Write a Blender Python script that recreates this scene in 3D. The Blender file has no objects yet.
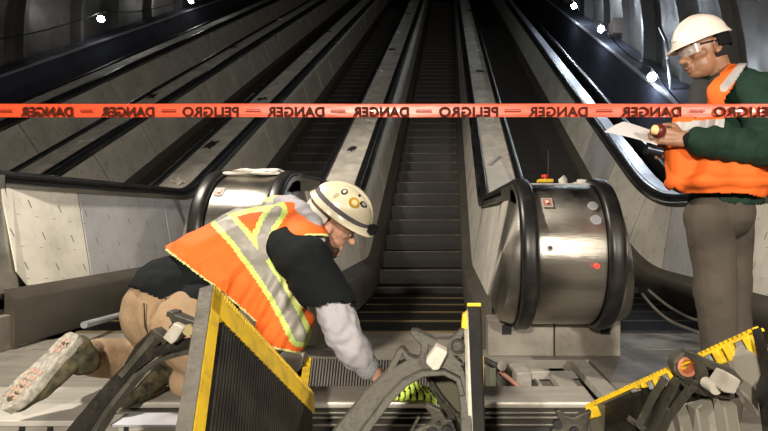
import bpy, bmesh, math, random
from math import sin, cos, tan, pi, radians, sqrt, atan2
from mathutils import Vector, Matrix, noise
random.seed(7)
C = bpy.context.scene.collection
SC = bpy.context.scene
# ---------------------------------------------------------------- camera
FPX = 510.0; YAW = 0.0; CX = 448.0; CAMZ = 1.0
cd = bpy.data.cameras.new('camera'); cam = bpy.data.objects.new('camera', cd); C.objects.link(cam)
cd.sensor_width = 36; cd.lens = 36*FPX/768; cd.clip_start = .02; cd.clip_end = 200
cd.shift_x = -(CX-384)/768      # the photo is an off-centre crop
cam.location = (0, 0, CAMZ); cam.rotation_euler = (pi/2, 0, YAW)
SC.camera = cam
# ---------------------------------------------------------------- world, lights, exposure
w = bpy.data.worlds.new('world'); SC.world = w; w.use_nodes = True
w.node_tree.nodes['Background'].inputs[0].default_value = (.35, .40, .5, 1)
w.node_tree.nodes['Background'].inputs[1].default_value = .004
def area(name, loc, target, energy, size, col):
    l = bpy.data.lights.new(name, 'AREA'); l.energy = energy; l.size = size; l.color = col
    o = bpy.data.objects.new(name, l); C.objects.link(o); o.location = loc
    o.rotation_euler = (Vector(target)-Vector(loc)).to_track_quat('-Z', 'Y').to_euler()
    return o
def spot(name, loc, target, energy, ang, rad, col, blend=.5):
    l = bpy.data.lights.new(name, 'SPOT'); l.energy = energy; l.shadow_soft_size = rad; l.color = col
    l.spot_size = radians(ang); l.spot_blend = blend
    o = bpy.data.objects.new(name, l); C.objects.link(o); o.location = loc
    o.rotation_euler = (Vector(target)-Vector(loc)).to_track_quat('-Z', 'Y').to_euler()
    return o
WARM = (1, .89, .745)
spot('work_light_key', (-.48, -1.9, 2.04), (-.1, 4.2, .6), 780, 100, .10, WARM)
spot('work_light_right', (2.2, -1.7, 1.85), (-1.2, 3.2, .8), 620, 100, .10, WARM)
spot('overhead_flood', (-2.7, 2.7, 3.9), (-.1, 4.2, .7), 800, 115, .15, WARM)
area('tunnel_glow', (-1.5, 9, 9), (-1.5, 14, 5), 14, 4, (.75, .85, 1))
SC.view_settings.view_transform = 'Standard'; SC.view_settings.look = 'None'
SC.view_settings.exposure = 0; SC.view_settings.gamma = 1; SC.view_settings.use_curve_mapping = False

# ---------------------------------------------------------------- helpers
FW = Vector((-sin(YAW), cos(YAW), 0)); RT = Vector((cos(YAW), sin(YAW), 0)); UP = Vector((0, 0, 1))
CAM = Vector((0, 0, CAMZ))
def ray(px, py): return FW + RT*((px-CX)/FPX) + UP*(-(py-215.5)/FPX)
def P(px, py, Y):
    "world point on the vertical plane at distance Y along the hall"
    r = ray(px, py); return CAM + r*(Y/r.y)
def D(px, py, d):
    "world point at depth d"
    return CAM + ray(px, py)*d

def tag(o, label=None, cat=None, group=None, kind=None):
    if label: o['label'] = label
    if cat: o['category'] = cat
    if group: o['group'] = group
    if kind: o['kind'] = kind
    return o
def empty(name, loc, label, cat, group=None, rz=0):
    o = bpy.data.objects.new(name, None); C.objects.link(o); o.location = loc; o.rotation_euler = (0, 0, rz)
    o.empty_display_size = .05
    return tag(o, label, cat, group)
class MB:
    def __init__(s): s.bm = bmesh.new(); s.mi = 0
    def _f(s, vs):
        try:
            f = s.bm.faces.new(vs); f.material_index = s.mi; return f
        except ValueError: return None
    def quad(s, *pts): return s._f([s.bm.verts.new(p) for p in pts])
    def hexa(s, a):   # 8 points: bottom 4 ccw, top 4
        v = [s.bm.verts.new(p) for p in a]
        for q in ((3,2,1,0),(4,5,6,7),(0,1,5,4),(1,2,6,5),(2,3,7,6),(3,0,4,7)): s._f([v[i] for i in q])
    def box(s, lo, hi, M=None):
        x0,y0,z0 = lo; x1,y1,z1 = hi
        a = [Vector(p) for p in ((x0,y0,z0),(x1,y0,z0),(x1,y1,z0),(x0,y1,z0),(x0,y0,z1),(x1,y0,z1),(x1,y1,z1),(x0,y1,z1))]
        if M is not None: a = [M @ p for p in a]
        s.hexa(a)
    def loft(s, rings, closed=True, caps=True, loop=False):
        R = [[s.bm.verts.new(p) for p in r] for r in rings]
        n = len(R[0]); m = len(R)
        for i in range(m if loop else m-1):
            A = R[i]; B = R[(i+1) % m]
            for j in range(n if closed else n-1):
                k = (j+1) % n; s._f([A[j], A[k], B[k], B[j]])
        if caps and closed and not loop: s._f(R[0][::-1]); s._f(R[-1])
    def tube(s, path, r, n=10, caps=True):
        pts = [Vector(p) for p in path]; rs = r if isinstance(r, (list, tuple)) else [r]*len(pts)
        rings = []; up = None
        for i, p in enumerate(pts):
            t = (pts[min(i+1, len(pts)-1)] - pts[max(i-1, 0)]).normalized()
            if up is None:
                up = Vector((0,0,1)) if abs(t.z) < .9 else Vector((1,0,0))
            up = (up - t*up.dot(t)).normalized(); b = t.cross(up)
            rings.append([p + (up*cos(2*pi*k/n) + b*sin(2*pi*k/n))*rs[i] for k in range(n)])
        s.loft(rings, caps=caps)
    def cyl(s, a, b, r0, r1=None, n=16): s.tube([a, b], [r0, r0 if r1 is None else r1], n)
    def sphere(s, c, r, sc=(1,1,1), M=None, n=16):
        c = Vector(c); rings = []
        for i in range(1, n//2+1):
            th = pi*i/(n//2+1)
            ring = [Vector((sin(th)*cos(2*pi*k/n)*sc[0], sin(th)*sin(2*pi*k/n)*sc[1], cos(th)*sc[2]))*r for k in range(n)]
            if M is not None: ring = [M @ p for p in ring]
            rings.append([c+p for p in ring])
        s.loft(rings)
    def prism(s, outline, nvec):
        "outline: world points, extruded by nvec"
        a = [Vector(p) for p in outline]; nv = Vector(nvec)
        A = [s.bm.verts.new(p) for p in a]; B = [s.bm.verts.new(p+nv) for p in a]
        s._f(A[::-1]); s._f(B)
        for i in range(len(A)):
            j = (i+1) % len(A); s._f([A[i], A[j], B[j], B[i]])
    def build(s, name, mat, parent=None, smooth=False, bevel=0, sub=0):
        bmesh.ops.recalc_face_normals(s.bm, faces=s.bm.faces)
        me = bpy.data.meshes.new(name); s.bm.to_mesh(me); s.bm.free()
        for m in (mat if isinstance(mat, (list, tuple)) else [mat]): me.materials.append(m)
        o = bpy.data.objects.new(name, me); C.objects.link(o)
        if parent is not None:
            o.parent = parent; o.matrix_parent_inverse = Matrix.Identity(4)
            M = Matrix.Translation(parent.location) @ parent.rotation_euler.to_matrix().to_4x4()
            pp = parent.parent
            while pp is not None:
                M = Matrix.Translation(pp.location) @ pp.rotation_euler.to_matrix().to_4x4() @ M; pp = pp.parent
            me.transform(M.inverted())
        if smooth:
            for p in me.polygons: p.use_smooth = True
            if smooth != 'all': me.set_sharp_from_angle(angle=radians(smooth if smooth > 1 else 40))
        if bevel:
            b = o.modifiers.new('bevel', 'BEVEL'); b.width = bevel; b.segments = 2; b.limit_method = 'ANGLE'
        if sub:
            b = o.modifiers.new('sub', 'SUBSURF'); b.levels = sub; b.render_levels = sub
        return o
def evalmesh(o):
    "bake modifiers into the mesh"
    dg = bpy.context.evaluated_depsgraph_get(); e = o.evaluated_get(dg)
    me = bpy.data.meshes.new_from_object(e, depsgraph=dg); old = o.data
    o.modifiers.clear(); o.data = me; bpy.data.meshes.remove(old); return o

# ---------------------------------------------------------------- materials
def nd(nt, t, **k):
    n = nt.nodes.new(t)
    for a, b in k.items(): setattr(n, a, b)
    return n
def mat(name, col, rough=.5, metal=0, var=.0, scale=8, bump=0, bscale=60, col2=None, stretch=None, emit=None, es=0, spec=.5, coat=0, trans=0, dirt=None, dscale=3, damt=.5):
    m = bpy.data.materials.new(name); m.use_nodes = True; nt = m.node_tree; b = nt.nodes['Principled BSDF']
    L = nt.links.new
    b.inputs['Roughness'].default_value = rough; b.inputs['Metallic'].default_value = metal
    b.inputs['Specular IOR Level'].default_value = spec
    b.inputs['Coat Weight'].default_value = coat; b.inputs['Transmission Weight'].default_value = trans
    c = (*col, 1); b.inputs['Base Color'].default_value = c
    tc = nd(nt, 'ShaderNodeTexCoord'); mp = nd(nt, 'ShaderNodeMapping'); L(tc.outputs['Object'], mp.inputs[0])
    if stretch: mp.inputs['Scale'].default_value = stretch
    out = None
    if var or col2:
        n = nd(nt, 'ShaderNodeTexNoise'); n.inputs['Scale'].default_value = scale; n.inputs['Detail'].default_value = 5
        L(mp.outputs[0], n.inputs['Vector'])
        r = nd(nt, 'ShaderNodeMix', data_type='RGBA')
        c2 = col2 if col2 else tuple(x*(1-var) for x in col)
        mr = nd(nt, 'ShaderNodeMapRange'); mr.inputs[1].default_value = .35; mr.inputs[2].default_value = .65
        L(n.outputs[0], mr.inputs[0]); L(mr.outputs[0], r.inputs[0]); r.inputs[6].default_value = c; r.inputs[7].default_value = (*c2, 1)
        out = r.outputs[2]
    if dirt:
        n = nd(nt, 'ShaderNodeTexNoise'); n.inputs['Scale'].default_value = dscale; n.inputs['Detail'].default_value = 8; n.inputs['Roughness'].default_value = .65
        L(tc.outputs['Object'], n.inputs['Vector'])
        mr = nd(nt, 'ShaderNodeMapRange'); mr.inputs[1].default_value = .45; mr.inputs[2].default_value = .7; mr.inputs[4].default_value = damt
        L(n.outputs[0], mr.inputs[0])
        r = nd(nt, 'ShaderNodeMix', data_type='RGBA'); L(mr.outputs[0], r.inputs[0])
        if out: L(out, r.inputs[6])
        else: r.inputs[6].default_value = c
        r.inputs[7].default_value = (*dirt, 1); out = r.outputs[2]
        if metal > 0:
            mm = nd(nt, 'ShaderNodeMath', operation='MULTIPLY_ADD'); L(mr.outputs[0], mm.inputs[0]); mm.inputs[1].default_value = -metal*.8; mm.inputs[2].default_value = metal
            L(mm.outputs[0], b.inputs['Metallic'])
            mm = nd(nt, 'ShaderNodeMath', operation='MULTIPLY_ADD'); L(mr.outputs[0], mm.inputs[0]); mm.inputs[1].default_value = .4; mm.inputs[2].default_value = rough
            L(mm.outputs[0], b.inputs['Roughness'])
    if out: L(out, b.inputs['Base Color'])
    if bump:
        n = nd(nt, 'ShaderNodeTexNoise'); n.inputs['Scale'].default_value = bscale; n.inputs['Detail'].default_value = 4
        L(mp.outputs[0], n.inputs['Vector'])
        bp = nd(nt, 'ShaderNodeBump'); bp.inputs['Strength'].default_value = bump; bp.inputs['Distance'].default_value = .01
        L(n.outputs[0], bp.inputs['Height']); L(bp.outputs[0], b.inputs['Normal'])
    if emit:
        b.inputs['Emission Color'].default_value = (*emit, 1); b.inputs['Emission Strength'].default_value = es
    return m
def film_mat(name, col, mark, cu=.27, cv=.19):
    "protective film with rows of small printed dashes (object Y / Z)"
    m = mat(name, col, .38, .0, col2=tuple(x*.86 for x in col), scale=2.2, dirt=(.2,.18,.15), dscale=2.5, damt=.35)
    nt = m.node_tree; L = nt.links.new; b = nt.nodes['Principled BSDF']
    src = b.inputs['Base Color'].links[0].from_socket
    tc = nd(nt, 'ShaderNodeTexCoord'); sx = nd(nt, 'ShaderNodeSeparateXYZ'); L(tc.outputs['Object'], sx.inputs[0])
    def M(op, a, bb=None, cc=None):
        n = nd(nt, 'ShaderNodeMath', operation=op)
        for i, v in enumerate((a, bb, cc)):
            if v is None: continue
            if isinstance(v, (int, float)): n.inputs[i].default_value = v
            else: L(v, n.inputs[i])
        return n.outputs[0]
    y = sx.outputs[1]; z = sx.outputs[2]
    def marks(oy, oz, du, dv, lean, wd, ht):
        yy = M('ADD', M('ADD', y, oy), M('MULTIPLY', z, lean)); zz = M('ADD', M('ADD', z, oz), M('MULTIPLY', y, .12))
        fu = M('SUBTRACT', M('FRACT', M('DIVIDE', yy, du)), .5); fv = M('SUBTRACT', M('FRACT', M('DIVIDE', zz, dv)), .5)
        a = M('LESS_THAN', M('ABSOLUTE', fu), wd/du/2); c = M('LESS_THAN', M('ABSOLUTE', fv), ht/dv/2)
        return M('MULTIPLY', a, c)
    k = M('MAXIMUM', marks(0, 0, cu, cv*1.2, .35, .011, .055), M('MAXIMUM', M('MULTIPLY', marks(.08, .0, cu, cv*1.2, .35, .005, .055), .35), M('MULTIPLY', marks(.03, .09, cu*.6, cv*1.2, 0, .03, .006), .7)))
    # broken up like small lettering
    n = nd(nt, 'ShaderNodeTexNoise'); n.inputs['Scale'].default_value = 150; L(tc.outputs['Object'], n.inputs[0])
    k = M('MULTIPLY', k, M('MINIMUM', M('MULTIPLY', n.outputs[0], 1.6), 1))
    r = nd(nt, 'ShaderNodeMix', data_type='RGBA'); L(M('MULTIPLY', k, mark), r.inputs[0]); L(src, r.inputs[6]); r.inputs[7].default_value = (.02,.02,.022,1)
    L(r.outputs[2], b.inputs['Base Color'])
    return m
M = {}
M['film'] = film_mat('film_panel', (.70,.67,.60), .85)
M['film_grey'] = film_mat('film_grey_panel', (.50,.50,.52), .7)
M['film_white'] = film_mat('film_white_panel', (.86,.83,.73), .95)
M['steel'] = mat('brushed_steel', (.50,.48,.43), .33, 1, col2=(.42,.40,.36), scale=4, stretch=(1,30,30), bump=.12, bscale=12, dirt=(.30,.28,.24), dscale=2.2, damt=.22)
_nt = M['steel'].node_tree; _b = _nt.nodes['Principled BSDF']; _t = _nt.nodes.new('ShaderNodeTangent'); _t.direction_type = 'RADIAL'; _t.axis = 'X'
_nt.links.new(_t.outputs[0], _b.inputs['Tangent']); _b.inputs['Anisotropic'].default_value = .85; _b.inputs['Anisotropic Rotation'].default_value = .25
M['steel_clean'] = mat('bright_steel', (.66,.69,.78), .42, .75, dirt=(.45,.45,.48), dscale=4, damt=.3)
M['steel_dull'] = mat('dull_steel', (.32,.30,.26), .5, .35, col2=(.24,.22,.19), scale=5, dirt=(.13,.115,.09), dscale=4, damt=.8)
M['skirt'] = mat('shaded_skirt_steel', (.09,.08,.062), .5, .35, col2=(.10,.09,.075), scale=5, dirt=(.07,.06,.05), dscale=4, damt=.7)  # colour darkened to carry the shadow along the skirts
M['deckfilm'] = mat('deck_dusty_steel', (.72,.68,.60), .75, 0, col2=(.52,.50,.45), scale=3, dirt=(.25,.23,.20), dscale=6, damt=.35)
M['rubber'] = mat('black_rubber', (.010,.010,.011), .36, 0, dirt=(.07,.06,.05), dscale=7, damt=.3)
M['darkseal'] = mat('black_seal', (.008,.008,.009), .6)
M['step'] = mat('step_metal', (.015,.013,.012), .55, .25, var=.3, scale=3)
M['step_shaded'] = mat('shaded_step_metal', (.006,.006,.006), .6, .2)  # darker step copy; the shade over the right flight is put into its colour
M['nosing'] = mat('step_nosing', (.10,.088,.075), .5, .5, dirt=(.05,.045,.04), dscale=5, damt=.9)
M['nosey'] = mat('worn_yellow_nosing', (.13,.09,.035), .6, 0, dirt=(.1,.08,.05), dscale=14, damt=.9)
M['floor'] = mat('floor_plate', (.27,.255,.225), .5, .2, col2=(.19,.18,.16), scale=3, stretch=(1,14,1), dirt=(.20,.18,.15), dscale=4, damt=.7, bump=.1, bscale=30)
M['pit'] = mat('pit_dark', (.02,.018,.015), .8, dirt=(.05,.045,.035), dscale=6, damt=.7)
M['lining'] = mat('tunnel_lining', (.155,.15,.15), .42, .35, col2=(.07,.062,.058), scale=1.2, dirt=(.05,.04,.035), dscale=.8, damt=.8, bump=.3, bscale=3)
M['rib'] = mat('lining_rib', (.12,.12,.122), .4, .5, dirt=(.05,.045,.04), dscale=2, damt=.6)
M['parapet'] = mat('parapet_dark', (.07,.076,.11), .38, .4, dirt=(.02,.02,.022), dscale=1.5, damt=.7)
M['trim'] = mat('parapet_trim', (.55,.57,.60), .3, .8, dirt=(.2,.2,.2), dscale=3, damt=.5)
M['bulb'] = mat('bulb_glass', (1,1,1), .3, emit=(.80,.90,1), es=300)
M['bulb_far'] = mat('dimmer_bulb_glass', (1,1,1), .3, emit=(.95,.95,.9), es=55)
M['socket'] = mat('bulb_socket', (.02,.02,.02), .6)
M['yellow'] = mat('yellow_plastic', (.78,.52,.02), .45, dirt=(.25,.17,.04), dscale=16, damt=.7)
M['white_pl'] = mat('dusty_white_plastic', (.42,.40,.35), .6, dirt=(.25,.22,.17), dscale=20, damt=.6)
M['paper'] = mat('white_paper', (.75,.73,.74), .8)
M['red'] = mat('red_plastic', (.6,.03,.02), .4)

# ---------------------------------------------------------------- longitudinal profiles
T30 = tan(radians(30)); YEND = 42.0
def g(t, w): return 0 if t <= -w else (t if t >= w else (t+w)**2/(4*w))
RW = .22; RZ = 0.0
def railz(Y, w=None):
    w = w or RW
    return 1.22 + RZ + T30*g(Y-6.10, w)
def nosz(Y): return .10 + T30*g(Y-5.80, .35)
EC = [-0.33+2.02*k for k in (1, 0, -1, -2, -3)]      # escalator centre lines, right to left
MC = [-0.33+1.01+2.02*k for k in (1, 0, -1, -2, -3, -4)]   # median centre lines
HR = .235                                            # handrail offset from the median centre
def ys(y0, y1):
    a = [y for y in (y0, 5.4, 5.55, 5.7, 5.8, 5.88, 5.95, 6.02, 6.10, 6.18, 6.25, 6.32, 6.4, 6.6, 6.8, y1) if y0 <= y <= y1]
    return sorted(set(a))
# ================================================================ SETTING
def struct(name, mb, m, **k): return tag(mb.build(name, m, None, **k), kind='structure')
ZF = .10
# landing floor with a pit opening; the front landing where the photographer crouches is a little higher
f = MB()
PX0, PX1, PY0, PY1 = -1.10, .88, 2.0, 3.18
f.box((-9, PY1, -.1), (6.0, 3.70, ZF))            # strip under the newels and combs
f.box((-9, -3, -.1), (PX0, PY1, ZF)); f.box((PX1, -3, -.1), (6.0, PY1, ZF))
f.box((PX0, -3, -.1), (PX1, PY0, ZF))
struct('floor', f, M['floor'])
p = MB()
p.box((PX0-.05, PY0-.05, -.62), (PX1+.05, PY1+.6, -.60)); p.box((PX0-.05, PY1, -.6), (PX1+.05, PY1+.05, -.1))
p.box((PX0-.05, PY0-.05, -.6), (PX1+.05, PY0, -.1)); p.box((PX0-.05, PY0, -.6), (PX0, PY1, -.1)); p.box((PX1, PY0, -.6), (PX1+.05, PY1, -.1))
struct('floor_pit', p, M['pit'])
# tunnel lining: inclined barrel, parapets at both sides
XL, XR = -8.35, 3.62
TCX = (XL+XR)/2; TR = 6.75
def lz(Y): return 0.0 + T30*(Y-6.10)        # reference incline height (rail height is +1.22)
def arc(a, Y, r=TR):
    return (TCX + r*cos(a), Y, railz(Y)-1.2 + 1.9 + (r-.0)*sin(a)*.95)
def lining(name, a0, a1, mtl):
    l = MB(); N = 14
    yy = [-3, 0, 3, 5, 6.1] + [6.1+1.5*k for k in range(1, 26)]
    l.loft([[arc(a0+(a1-a0)*i/N, Y) for i in range(N+1)] + [arc(a0+(a1-a0)*i/N, Y, TR+.15) for i in range(N, -1, -1)] for Y in yy])
    return struct(name, l, mtl, smooth=30)
lining('wall_right', -.33, .75, M['lining']); lining('ceiling', .75, pi-.75, M['lining']); lining('wall_left', pi-.75, pi+.33, M['lining'])
def ring(Y, a0, a1, wd, dp):
    l = MB(); N = 16; rs = []
    for i in range(N+1):
        a = a0+(a1-a0)*i/N
        rs.append([arc(a, Y-wd, TR+.02), arc(a, Y-wd*.7, TR-dp), arc(a, Y+wd*.7, TR-dp), arc(a, Y+wd, TR+.02)])
    l.loft(rs); return l
k = 0
for Y in [4.6+1.55*i for i in range(22)]:
    for (a0, a1) in ((-.3, .85), (pi-.85, pi+.3)):
        k += 1
        struct('trim_%d' % k, ring(Y, a0, a1, .07, .16 if k % 3 else .26), M['rib'], smooth=30)
# parapets
for (nm, X, sg) in (('wall_parapet_left', XL, -1), ('wall_parapet_right', XR, 1)):
    l = MB(); yy = [-3, 3] + ys(4, YEND)
    l.loft([[(X, Y, railz(Y)-.95), (X, Y, railz(Y)+.40), (X+sg*.6, Y, railz(Y)+.40), (X+sg*.6, Y, railz(Y)-.95)] for Y in yy])
    struct(nm, l, M['parapet'])
    l = MB()
    l.loft([[(X-sg*.015, Y, railz(Y)+.385), (X-sg*.015, Y, railz(Y)+.425), (X+sg*.06, Y, railz(Y)+.425), (X+sg*.06, Y, railz(Y)+.385)] for Y in yy])
    k += 1; struct('trim_%d' % k, l, M['trim'])
    l = MB()                                       # sloping bed between the last balustrade and the parapet
    l.loft([[(X-sg*.9, Y, railz(Y)-1.3), (X+sg*.3, Y, railz(Y)-.7), (X+sg*.3, Y, railz(Y)-1.0), (X-sg*.9, Y, railz(Y)-1.5)] for Y in yy])
    k += 1; struct('trim_%d' % k, l, M['parapet'])
# truss bed below the escalators
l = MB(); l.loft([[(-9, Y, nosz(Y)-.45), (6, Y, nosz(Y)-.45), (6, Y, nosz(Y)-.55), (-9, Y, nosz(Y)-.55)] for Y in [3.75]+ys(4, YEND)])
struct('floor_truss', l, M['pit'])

# ================================================================ ESCALATORS
def make_step(parent):
    b = MB()    # riser (slightly bowed) and tread slab; origin at the nosing centre
    b.loft([[(-.5, 0, 0), (-.5, .40, 0), (-.5, .40, -.025), (-.5, .03, -.03), (-.5, .035, -.21), (-.5, .0, -.21), (-.5, -.004, -.10)],
            [(.5, 0, 0), (.5, .40, 0), (.5, .40, -.025), (.5, .03, -.03), (.5, .035, -.21), (.5, .0, -.21), (.5, -.004, -.10)]])
    for i in range(50):   # cleats
        x = -.495+.99*i/49
        b.box((x-.0035, -.003, 0), (x+.0035, .398, .009)); b.box((x-.004, -.009, -.20), (x+.004, 0, -.004))
    o = b.build('escalator_step', M['step'], parent)
    n = MB(); n.box((-.5, -.010, -.004), (.5, .028, .011)); nn = n.build('nosing_strip', M['nosing'], o, bevel=.003)
    return o, nn
def dup(o, parent, loc=None):
    c = o.copy(); C.objects.link(c); c.parent = parent
    if loc is not None: c.location = loc
    return c
esc_lab = ['unlit escalator flight on the right behind the drum with the yellow emergency button',
           'middle escalator flight of dark steps in the centre of the photo',
           'escalator flight just left of the bare-topped median beside the kneeling worker',
           'escalator flight second from the left tunnel wall', 'escalator flight nearest the left tunnel wall']
esc_n = [48, 66, 60, 30, 30]
s0 = n0 = None; yel = None
for e in (1, 0, 2, 3, 4):
    root = empty('escalator', (EC[e], 3.7, ZF), esc_lab[e], 'escalator', 'escalators side by side in the tunnel')
    for i in range(esc_n[e]):
        if i < 5: Y = 3.91+.4*i
        else: Y = 5.51+.346*(i-4)*1.0
        z = nosz(Y)
        loc = (0, Y-3.7, z-ZF)
        if s0 is None:
            s0, n0 = make_step(None)
            for q in (s0,): q.parent = root; q.location = loc
            m_ = MB(); m_.box((-.5, -.010, -.004), (.5, .028, .011)); ytmp = m_.build('nosing_strip', M['nosey'], None, bevel=.003); yel = ytmp.data; bpy.data.objects.remove(ytmp)
            n0.data = yel; n0['label'] = 'worn yellow nosing strip'
            nmet = MB(); nmet.box((-.5, -.010, -.004), (.5, .028, .011)); t_ = nmet.build('nosing_strip', M['nosing'], None); nm_data = t_.data; bpy.data.objects.remove(t_)
            dark_step = s0.data.copy(); dark_step.materials[0] = M['step_shaded']; dark_nose = nm_data.copy(); dark_nose.materials[0] = M['step_shaded']
        else:
            c = dup(s0, root, loc); d = dup(n0, c)
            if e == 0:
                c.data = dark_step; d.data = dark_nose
            if i >= 5 and e > 0:
                d.data = nm_data
                if 'label' in d: del d['label']
    # comb plate
    cp = MB(); cp.loft([[(EC[e]-.5, 3.42, ZF+.004), (EC[e]-.5, 3.88, ZF+.004), (EC[e]-.5, 3.88, ZF-.03), (EC[e]-.5, 3.42, ZF-.03)], [(EC[e]+.5, 3.42, ZF+.004), (EC[e]+.5, 3.88, ZF+.004), (EC[e]+.5, 3.88, ZF-.03), (EC[e]+.5, 3.42, ZF-.03)]])
    for i in range(50):
        x = EC[e]-.485+.97*i/49; cp.box((x-.004, 3.86, ZF-.02), (x+.004, 3.96, ZF+.006))
    cp.build('comb_plate', M['steel_dull'], root)

# ---- balustrade medians
NC = (3.22, .765); NR = .455        # newel semicircle centre (Y,Z) and rail radius
def rail_path(w):
    pts = [(Y, railz(Y, w)) for Y in ys(NC[0]+.08, YEND)[::-1]]
    for i in range(0, 25):
        a = pi/2 + pi*i/24
        pts.append((NC[0]+NR*cos(a), NC[1]+NR*sin(a)))
    pts.append((NC[0]+.12, NC[1]-NR+.0)); pts.append((NC[0]+.20, NC[1]-NR+.03))
    return pts
def handrail(x, parent, w=None):
    b = MB(); pts = rail_path(w); rings = []
    for i, (y, z) in enumerate(pts):
        a = pts[max(i-1, 0)]; c = pts[min(i+1, len(pts)-1)]
        t = Vector((0, c[0]-a[0], c[1]-a[1])).normalized(); n = Vector((0, t.z, -t.y))    # outward: up when travelling towards -Y
        if i == 0: n = Vector((0, -.5, .866))
        n = -n if (i < 3 and n.z < 0) else n
        prof = [(-.046, .0), (-.046, .02), (-.038, .034), (-.02, .04), (.02, .04), (.038, .034), (.046, .02), (.046, 0), (.036, -.012), (-.036, -.012)]
        rings.append([Vector((x+u, y, z)) + n*(v-.03) for u, v in prof])
    b.loft(rings)
    return b.build('handrail', M['rubber'], parent, smooth=50)
med_lab = ['stainless median balustrade at far right behind the standing man',
           'median balustrade with the polished drum end beside the standing man',
           'median balustrade with the drum end right behind the kneeling worker',
           'median balustrade with white film-covered side panels at left',
           'second median balustrade from the left tunnel wall', 'median balustrade along the left tunnel wall']
def strip(b, prof, Y0, Y1, w=None, close=True):
    b.loft([[(x, Y, railz(Y, w)-d) for x, d in prof] for Y in ys(Y0, Y1)], closed=close)
for k_, c in enumerate(MC):
    RW = .75 if k_ == 0 else .22; RZ = .085 if k_ >= 2 else 0.0
    NC = ({1: 3.18, 2: 3.60}.get(k_, 3.22), .765+RZ); BK = NC[0]+.30
    root = empty('escalator_balustrade', (c, 3.4, ZF), med_lab[k_], 'balustrade', 'balustrades between the escalators')
    for sg in (-1, 1):
        handrail(c+sg*HR, root)
        # black seal/track under the rail, inner trim
        b = MB(); strip(b, [(c+sg*(HR+.03), .055), (c+sg*(HR-.03), .055), (c+sg*(HR-.03), .10), (c+sg*(HR+.035), .10)], NC[0]+.1, YEND); b.build('rail_track', M['darkseal'], root)
        b = MB()
        def tw(Y, o): return o if Y > NC[0]+.68 else .02+(o-.02)*max(.05, (Y-NC[0]-.08)/.6)
        b.loft([[(c+sg*(HR+tw(Y, o)), Y, railz(Y)-d) for o, d in ((.055, .078), (.082, .088), (.082, .118), (.02, .12), (.02, .09))] for Y in sorted(set([NC[0]+.08, NC[0]+.3, NC[0]+.7]+ys(NC[0]+.08, YEND)))]); b.build('track_trim', M['steel'], root)
        # side panels, one sheet at a time, joints square to the incline
        joints = [BK-.02, 4.24, 5.5, 6.5] + [6.5+1.12*i for i in range(1, 32)]
        X0, X1 = c+sg*(HR+.155), c+sg*(HR+.045)
        if sg < 0 or k_ > 0:
            for i in range(len(joints)-1):
                ya, yb = joints[i]+.010, joints[i+1]-.010
                if yb > 40: break
                def pt(Y, top, off=0):
                    if top: Yt = Y if Y < 6 else Y-.30
                    else: Yt = Y if Y < 6 else Y+.02
                    d = .115 if top else .80
                    return Vector(((X1 if top else X0)-sg*off, Yt, railz(Yt)-d))
                nseg = 8 if yb < 7.8 else 1
                b = MB(); rings = []
                for q in range(nseg+1):
                    Y = ya+(yb-ya)*q/nseg
                    dg_ = k_ in (1, 2) and i == 0
                    Yb = NC[0]+.54+(yb-NC[0]-.54)*q/nseg if dg_ else Y
                    Yt_ = NC[0]+.16+(yb-NC[0]-.16)*q/nseg if dg_ else Y
                    bo = pt(Yb, 0, -.004); bo2 = pt(Yb, 0, .006)
                    if i == 0 and q < 3 and not dg_:
                        r_ = .11; dy = (yb-ya)*q/nseg
                        rise = r_ - sqrt(max(0, r_*r_-(r_-min(dy, r_))**2)); bo.z += rise; bo2.z += rise
                    rings.append([bo, pt(Yt_, 1, -.004), pt(Yt_, 1, .006), bo2])
                b.loft(rings)
                mt = M['film']
                if k_ == 3 and sg > 0: mt = M['film_white'] if i == 0 else (M['film_grey'] if i < 3 else M['film'])
                if k_ == 0 and sg < 0: mt = M['film_grey'] if i in (1, 4) else M['film']
                b.build('side_panel', mt, root)
        b = MB(); strip(b, [(c+sg*(HR+.14), .79), (c+sg*(HR+.03), .11), (c+sg*(HR+.0), .11), (c+sg*(HR+.10), .79)], NC[0]+.12, YEND); b.build('panel_backing', M['darkseal'], root)
        # inner deck and skirt
        b = MB()
        def fl(Y): return .055*max(0, min(1, (4.7-Y)/1.2))**1.5
        b.loft([[(c+sg*(HR+o-(fl(Y) if o > .2 else 0)), Y, railz(Y)-d) for o, d in ((.15, .80), (.165, .80), (.265, .86), (.275, .88), (.275, 1.18), (.15, 1.18))] for Y in sorted(set([3.42, 3.6, 3.8, 4.0, 4.2, 4.4, 4.7]+ys(3.42, YEND)))])
        b.build('skirt', M['skirt'], root, smooth=30)
    # deck between the rails
    DR = c+HR-.048 if k_ else c-.0
    b = MB(); strip(b, [(c-HR+.048, .030), (DR, .030), (DR, .09), (c-HR+.048, .09)], NC[0]+.02, YEND)
    b.build('deck', M['steel_clean'] if k_ == 0 else M['deckfilm'], root)
    # drum: profile radius over X revolved over the front half, carried back to the panels
    def drum(x0, x1, prof, name, mt, slant=0, back=None):
        b = MB(); rings = []; back = back or NC[0]+.05
        for t, r in prof:
            ring = []
            def X(z): return x0+(x1-x0)*t - (slant*t*max(0, min(1, (z-.42-RZ)/.69)) if slant else 0)
            ring.append((X(NC[1]+r), back, NC[1]+r))
            for i in range(25):
                a = pi/2+pi*i/24; z = NC[1]+r*sin(a); ring.append((X(z), NC[0]+r*cos(a), z))
            ring.append((X(NC[1]-r), back, NC[1]-r)); rings.append(ring)
        b.loft(rings); return b.build(name, mt, root, smooth=30)
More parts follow.
